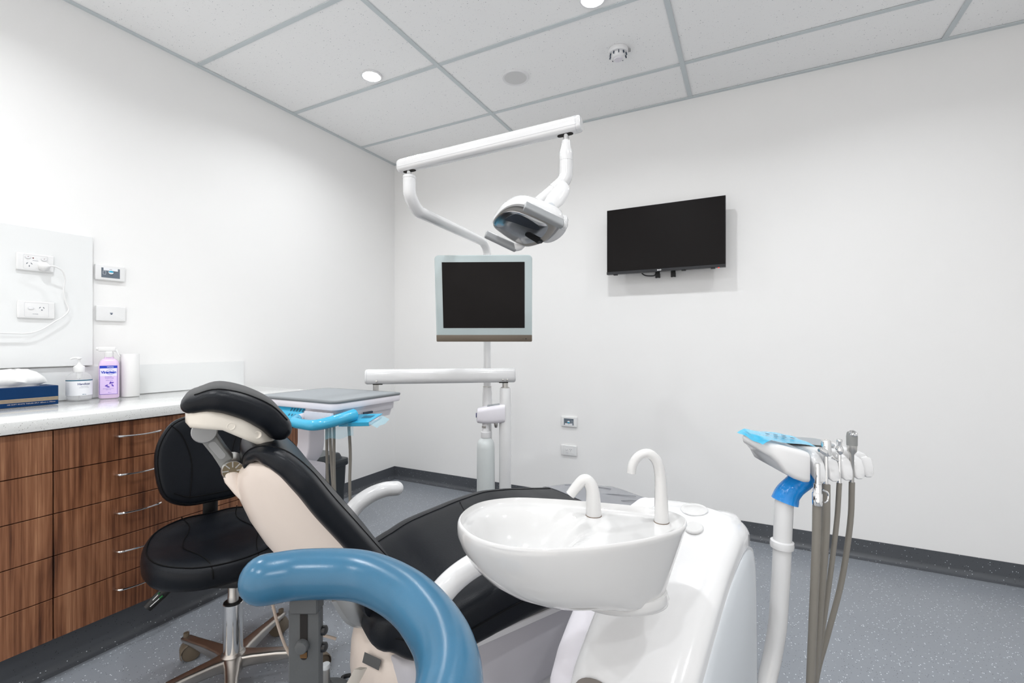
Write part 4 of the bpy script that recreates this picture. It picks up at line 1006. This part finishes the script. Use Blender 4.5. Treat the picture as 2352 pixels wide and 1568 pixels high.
# side panel with a groove round it
po = smoothloop([(.0, .10, 0), (.0, .36, 0), (.035, .49, 0), (.09, .555, 0), (.16, .618, 0), (.23, .668, 0), (.30, .700, 0), (.345, .700, 0), (.374, .665, 0), (.382, .55, 0), (.384, .30, 0), (.375, .05, 0), (.20, .03, 0), (.05, .03, 0)], 4)
po2 = [(p.x, p.y) for p in po]
Mp = Matrix(((ua.x, 0, ub.x, 0), (ua.y, 0, ub.y, 0), (0, 1, 0, 0), (0, 0, 0, 1)))      # panel sketch (along, up, out)
cxp = sum(p[0] for p in po2) / len(po2); cyp = sum(p[1] for p in po2) / len(po2)
obj('panel_groove', xf(plate([(cxp + (x - cxp) * 1.025, cyp + (y - cyp) * 1.02) for x, y in po2], .085, .1015), Mp), 'lid_groove', t, smooth=0)
pr = [(cxp + (x - cxp) * s, cyp + (y - cyp) * s, z) for s, z in ((1.0, .098), (1.0, .1035), (.985, .1065)) for x, y in po2]
obj('side_panel', xf(dome(po2, [(1.0, .095), (1.0, .1025), (.985, .1055), (.90, .110), (.70, .118), (.4, .121)]), Mp), 'panel_grey', t, 50)
for a, b, r in ((.315, -.012, .030), (.255, .012, .020)):
    zz = .771 if a > .3 else .752
    obj('lid', xf(lathe([(r, -.004), (r, .0), (r * .9, .0018), (r * .3, .002)], 32), TR(*U(a, b, zz)) @ RZ(math.radians(46)) @ RY(math.radians(-9 if a > .3 else -17))), 'ceramic', t)
    obj('lid_line', xf(lathe([(r * 1.0, -.0005), (r * 1.03, -.001)], 32, False, False), TR(*U(a, b, zz)) @ RZ(math.radians(46)) @ RY(math.radians(-9 if a > .3 else -17))), 'lid_groove', t)
obj('rear_boss', dome([U(.345, .045, 0)[:2] and (U(.345, .045, 0)[0] + .038 * math.cos(q), U(.345, .045, 0)[1] + .038 * math.sin(q)) for q in [2 * PI * k / 28 for k in range(28)]], [(1.1, .70), (1.05, .742), (.95, .756), (.7, .765), (.2, .767)]), 'white_gloss', t, 60)
obj('front_recess', xf(plate([(.048 * math.cos(q), .030 * math.sin(q)) for q in [2 * PI * k / 28 for k in range(28)]], 0, .006), frame_mtx(U(-.030, -.055, .488), ub, (ua.x * .55, ua.y * .55, .83))), 'recess_brown', t, smooth=0)
# bowl
rim = smoothloop([(-.322, -.001, 0), (-.317, .060, 0), (-.285, .112, 0), (-.220, .136, 0), (-.142, .129, 0), (-.065, .112, 0), (.020, .088, 0), (.082, .064, 0), (.106, .026, 0), (.098, -.010, 0), (.068, -.042, 0), (.004, -.077, 0), (-.060, -.100, 0), (-.119, -.113, 0), (-.182, -.116, 0), (-.242, -.102, 0), (-.292, -.064, 0)], 5)
rim = [(p.x, p.y) for p in rim]
rc = Vector((-.11, .005)); RZm = .83
outer = []
for s, z, cx in ((.34, .660, -.015), (.44, .661, -.022), (.58, .667, -.050), (.70, .677, -.068), (.80, .694, -.082), (.88, .716, -.092), (.94, .744, -.101), (.98, .775, -.107), (.998, .80, -.11), (1.0, .815, -.11), (.996, .825, -.11), (.986, .831, -.11), (.972, .832, -.11)):
    ring_ = []
    for x, y in rim:
        f_ = min(1, max(0, ((x + .32) / .425 - .40) / .45)); f_ = f_ * f_ * (3 - 2 * f_)      # straight-sided towards the spout end
        sr = .80 + .20 * (z - .66) / .17 if z < .82 else s
        se = s + (sr - s) * f_; ce = cx + (rc.x + .004 - cx) * f_
        ring_.append((ce + (x - rc.x) * se, rc.y + (y - rc.y) * se, RZm - (RZm - z) * (.77 if z < .83 else 1)))
    outer.append(ring_)
bcn = Vector((-.205, .008))
def inz(x, y, s):
    r = (Vector((x, y)) - bcn).length / .128
    d = .082 * (1 - r * r) ** 1.4 if r < 1 else 0
    edge = min(1, (1 - s) / .10)
    e2 = min(1, (1 - s) / .5); e2 = e2 * e2 * (3 - 2 * e2)
    return RZm + .001 - .010 * (edge * edge * (3 - 2 * edge)) - d * e2
for s in (.938, .92, .90, .87, .83, .78, .72, .65, .57, .48, .39, .30, .20, .10, .03):
    r = []
    for x, y in rim:
        X_, Y_ = bcn.x + (x - bcn.x) * s, bcn.y + (y - bcn.y) * s
        r.append((X_, Y_, inz(X_, Y_, s)))
    outer.append(r)
obj('bowl', loft(outer), 'ceramic', t, 75)
obj('bowl_foot', dome([(-.014 + .082 * math.cos(q), -.002 + .050 * math.sin(q)) for q in [2 * PI * k / 36 for k in range(36)]], [(.9, .682), (1.0, .685), (1.02, .694), (.98, .706)]), 'ceramic', t, 60)
obj('drain', lathe([(.016, .7475), (.015, .7495), (.006, .7490)], 20), 'ceramic', t, mtx=TR(bcn.x, bcn.y, .0))
def spout(nm, base, P, r, label=None):
    o = obj(nm, tube([Vector(base) + Vector(p) for p in P], r, 18, 6), 'ceramic', t)
    obj('spout_base', mv(lathe([(r[0] * 1.02, -.003), (r[0] * 1.02, .0015)], 24), *base), 'rust', o)
spout('rinse_spout', (-.058, .060, .8205), [(0, 0, 0), (-.001, 0, .030), (-.003, 0, .052), (-.010, 0, .067), (-.020, 0, .071), (-.032, 0, .060), (-.047, 0, .041)], [.0155, .0145, .0130, .0120, .0110, .0105, .0095])
spout('cup_spout', (.066, .026, .8205), [(0, 0, 0), (-.001, 0, .050), (-.003, 0, .092), (-.010, 0, .118), (-.026, 0, .1315), (-.044, 0, .126), (-.055, 0, .111), (-.058, 0, .094)], [.0138, .0120, .0105, .0098, .0092, .0088, .0086, .0084])

# ------------------------------------------------------------------ instrument holder on a bent pipe
HRZ = math.radians(27.187)
t = thing('instrument_holder', 'white instrument holder on a bent white pipe beside the cuspidor unit', 'instrument holder', (2.758, -1.830, 0), HRZ)
obj('pipe', tube([(-.064, -.168, .235), (-.030, -.112, .266), (.004, -.022, .338), (.030, 0, .405), (.042, 0, .476), (.048, 0, .560), (.052, 0, .624), (.057, 0, .750), (.061, 0, .785), (.074, 0, .808), (.095, .0, .828), (.125, .0, .848)], .0205, 20, 6), 'white_gloss', t)
obj('pipe_collar', mv(xf(lathe([(.021, -.010), (.0255, -.008), (.0265, 0), (.0255, .008), (.021, .010)], 24), RY(math.radians(2))), .0535, 0, .677), 'white_gloss', t)
obj('pipe_film', tube([(.0600, 0, .780), (.0665, 0, .798), (.082, 0, .816), (.102, 0, .833), (.118, 0, .843)], [.0300, .0275, .0255, .0265, .0240], 14, 5, cap=False), 'film_deep', t)
secs = []
for (x, y0, y1, zb, zt) in ((-.013, -.010, .055, .914, .925), (-.007, -.030, .070, .907, .929), (.004, -.045, .082, .900, .932), (.018, -.050, .090, .886, .931), (.032, -.055, .095, .864, .928), (.052, -.058, .098, .852, .923), (.072, -.060, .098, .845, .918), (.084, -.058, .096, .844, .914)):
    secs.append([(x, (y0 + y1) / 2 + a * 1.0, (zb + zt) / 2 + b + (a / .15) * .006) for a, b in rrect(y1 - y0, zt - zb, min(.012, (zt - zb) * .42), 4)])
obj('body', loft(secs), 'white_gloss', t, 50)
secs = []
for (x, y0, y1, zb, zt) in ((.078, -.018, .096, .868, .915), (.15, -.018, .100, .868, .912), (.22, -.010, .100, .868, .907), (.255, .0, .092, .868, .899), (.275, .015, .075, .868, .888), (.283, .03, .06, .870, .880)):
    secs.append([(x, (y0 + y1) / 2 + a, (zb + zt) / 2 + b + (a / .12) * .006) for a, b in rrect(y1 - y0, zt - zb, min(.010, (zt - zb) * .42), 4)])
obj('rear_body', loft(secs), 'white_gloss', t, 50)
for k, (x, yn) in enumerate(((.110, -.056), (.1475, -.048), (.1835, -.040), (.2195, -.029), (.252, -.014))):
    w = .0258 if k < 4 else .027
    rings = []
    for (y, zb, zt, q) in ((.03, .874, .910 - .003 * k, 1), (yn + .035, .866, .909 - .003 * k, 1), (yn + .018, .852, .902 - .003 * k, 1), (yn + .007, .845, .889, 1), (yn, .843, .872, .92), (yn - .003, .845, .860, .7)):
        rings.append([(x + a * q, y, (zb + zt) / 2 + b) for a, b in rrect(w, zt - zb, min(.009, (zt - zb) * .4), 4)])
    obj('prong', loft(rings), 'white_gloss', t, 50)
obj('grey_panel', xf(plate(rrect(.125, .075, .02, 5), 0, .0015), TR(.135, .046, .9165) @ RY(math.radians(4)) @ RX(math.radians(3))), 'tray_mat', t, smooth=0)
Mk = TR(.046, .018, .9315) @ RY(math.radians(6)) @ RX(math.radians(2))
obj('pad_film', xf(sheet(14, 10, lambda a, b: (-.062 + .125 * a, -.062 + .125 * b, .0015 + .0022 * math.sin(11 * a + 3 * b) * math.cos(9 * b) * (1 - .7 * (abs(a - .55) < .25)) - (.010 * max(0, (.12 - a) / .12)))), Mk), 'film_blue', t)
obj('film_tail', xf(sheet(6, 4, lambda a, b: (-.076 + .02 * a, -.02 + .03 * b, .008 - .012 * a + .002 * math.sin(7 * b))), Mk), 'film_clear', t)
for i in range(3):
    for j in range(2):
        obj('pad_key', xf(lathe([(.0048, .0), (.0048, .0006)], 14, sx=1, sy=1.1), Mk @ TR(-.012 + .020 * i + .010 * j, .012 - .020 * j, .0048)), 'film_key', t, smooth=0)
HW = Matrix.Translation((2.758, -1.830, 0)) @ RZ(HRZ)
def instrument(name, label, cat, x, y, parts, hosepts, hr):
    w = HW @ Vector((x, y, .845))
    q = thing(name, label, cat, (w.x, w.y, w.z), HRZ, group='instruments in the holder beside the cuspidor unit')
    for nm, m, mt in parts: obj(nm, m, mt, q)
    obj('hose', tube([Vector(p) - Vector((x, y, .845)) for p in hosepts], hr, 12, 6), 'hose', q)
tail = lambda x, y, k: [(x - .016, y - .012, .25 - .02 * k), (-.02 + .012 * k, -.125 + .004 * k, .165 - .024 * k), (-.060, -.176, .165 - .024 * k)]
instrument('suction_valve', 'short chrome suction valve with wide grey hose, leftmost in the white holder', 'suction valve', .0917, -.072,
           [('tip', lathe([(.0060, .0), (.0055, .045), (.0045, .047)], 14), 'chrome'), ('valve_body', lathe([(.0100, -.048), (.0105, -.044), (.0105, -.022), (.009, -.02), (.0085, .0)], 18), 'chrome'),
            ('lever', tube([(.008, -.006, -.012), (.017, -.010, -.018), (.016, -.010, -.034), (.010, -.009, -.040)], .0022, 8, 4), 'chrome')],
           [(.0917, -.070, .796), (.0885, -.072, .70), (.081, -.072, .52), (.076, -.072, .40), (.073, -.072, .34)] + tail(.065, -.074, 0), .0088)
instrument('suction_valve', 'large tapered chrome suction valve with wide grey hose, second in the white holder', 'suction valve', .1285, -.046,
           [('tip', lathe([(.0105, .058), (.0115, .061), (.0098, .090), (.0088, .094), (.006, .094), (.005, .086)], 20), 'chrome'), ('valve_body', lathe([(.0045, -.018), (.0045, .056), (.0095, .060), (.0095, .066)], 18), 'chrome'),
            ('side_cup', xf(lathe([(.008, 0), (.0085, .006), (.0065, .014), (.003, .015)], 16), TR(-.008, -.008, .066) @ RY(-1.0)), 'chrome'), ('lever', tube([(.004, -.012, .056), (.012, -.016, .052), (.018, -.016, .050)], .0022, 8, 3), 'chrome')],
           [(.1285, -.046, .836), (.124, -.050, .72), (.108, -.053, .54), (.097, -.053, .40), (.092, -.053, .33)] + tail(.084, -.055, 1), .0088)
instrument('hose_connector', 'slim chrome connector with thin grey hose, third in the white holder', 'connector', .1665, -.036,
           [('tip', lathe([(.0048, .076), (.0050, .086), (.0058, .088), (.0058, .092), (.0045, .094)], 14), 'chrome'), ('ball', lathe([(.003, .056), (.0075, .062), (.0085, .068), (.0075, .074), (.005, .078)], 16), 'chrome'), ('valve_body', lathe([(.0042, -.018), (.0042, .058)], 14), 'chrome')],
           [(.1665, -.036, .836), (.160, -.036, .74), (.140, -.036, .58), (.116, -.036, .42), (.106, -.036, .34)] + tail(.098, -.038, 2), .0055)
instrument('air_water_syringe', 'tall steel air water syringe with open nozzle, rightmost in the white holder', 'syringe', .2005, -.030,
           [('handle', lathe([(.0045, -.018), (.0045, .056), (.0098, .064), (.0105, .080)], 20), 'satin_steel'), ('head', lathe([(.0110, .078), (.0112, .098), (.0105, .105), (.009, .109), (.0072, .110)], 20), 'grey_metal'),
            ('nozzle', xf(lathe([(.0088, .0), (.0088, .004), (.006, .006), (.0035, .0055), (.003, .001)], 20), TR(-.001, -.0045, .1055) @ RX(math.radians(38))), 'chrome')],
           [(.2005, -.030, .836), (.198, -.028, .74), (.182, -.022, .60), (.150, -.020, .47), (.122, -.020, .36)] + tail(.112, -.022, 3), .0062)

# ------------------------------------------------------------------ assistant stool with the blue torso bar
t = thing('assistant_stool', 'assistant stool with padded blue torso bar on a dark grey slotted bracket', 'stool', (2.299, -2.8185, 0), math.radians(27.187))
star_base(t, .35, R=.25)
obj('column_sleeve', lathe([(.028, .105), (.028, .33), (.026, .332)], 24), 'chrome', t)
obj('gas_lift', lathe([(.0155, .32), (.0155, .47)], 18), 'satin_steel', t)
obj('seat', dome([(.165 * math.cos(a), .165 * math.sin(a)) for a in [2 * PI * k / 44 for k in range(44)]], [(.7, .455), (.95, .458), (1.0, .475), (1.0, .50), (.96, .520), (.85, .530), (.4, .532), (.05, .530)]), 'blue_vinyl', t, 70)
obj('torso_bar', roundtube([(-.086, .199, .832), (-.038, .214, .832), (.045, .209, .832), (.118, .160, .831), (.168, .095, .829), (.193, .036, .828), (.199, -.02, .827), (.188, -.08, .827), (.160, -.130, .827)], (lambda q: .0335), 28, 8), 'blue_vinyl', t, 80)
bx, by = -.034, .203
br = obj('bar_bracket', join(box(bx - .0225, bx + .0225, by + .001, by + .014, .36, .786, .002, 1)), 'bracket_grey', t, 30)
obj('bracket_head', box(bx - .019, bx + .021, by - .004, by + .020, .782, .812, .002, 1), 'bracket_grey', t, 30)
yf = by + .001
so = rrect(.0105, .070, .0052, 6)
obj('bracket_plate', None or (lambda O: (O))(loft([[(bx + x * s, yf - d, .751 + z * s2) for x, z in so] for s, s2, d in ((1, 1, .0), (1, 1, .0008))])), 'gap_black', br, smooth=0)
obj('slot_rust', box(bx - .0048, bx + .0048, yf - .0014, yf - .0006, .719, .727), 'rust', br, smooth=0)
obj('slot_pin', xf(lathe([(.0092, .0), (.0092, .006), (.0080, .0085), (.004, .009)], 20), TR(bx - .001, yf - .0006, .737) @ RX(PI / 2)), 'bracket_grey', br)
for z in (.752, .728): obj('side_knob', xf(lathe([(.0065, 0), (.0065, .005), (.004, .007)], 14), TR(bx + .0222, by + .010, z) @ RY(PI / 2)), 'black_plastic', br)
obj('bracket_arm', tube([(bx, by + .008, .38), (bx, by + .004, .365), (bx + .004, by - .03, .355), (0, .04, .40), (0, 0, .42)], .016, 4, 5, flat=1.4), 'bracket_grey', t, 30)

# ------------------------------------------------------------------ foot control on the floor
t = thing('foot_control', 'round dark foot control with a grey capped post behind the slotted bracket', 'foot control', (1.512, -2.040, 0))
obj('base', lathe([(.085, 0), (.088, .008), (.080, .022), (.05, .034), (.024, .044), (.018, .060)], 32), 'bracket_grey', t)
obj('post', lathe([(.0135, .05), (.0125, .112)], 18), 'satin_steel', t)
obj('cap', lathe([(.0140, .110), (.0140, .120), (.0125, .123)], 20), 'panel_grey', t)
obj('cable', tube([(.0, .07, .012), (-.03, .10, .007), (.0, .128, .006), (.05, .135, .006), (.085, .125, .006), (.11, .105, .012)], .006, 8, 6), 'black_plastic', t)
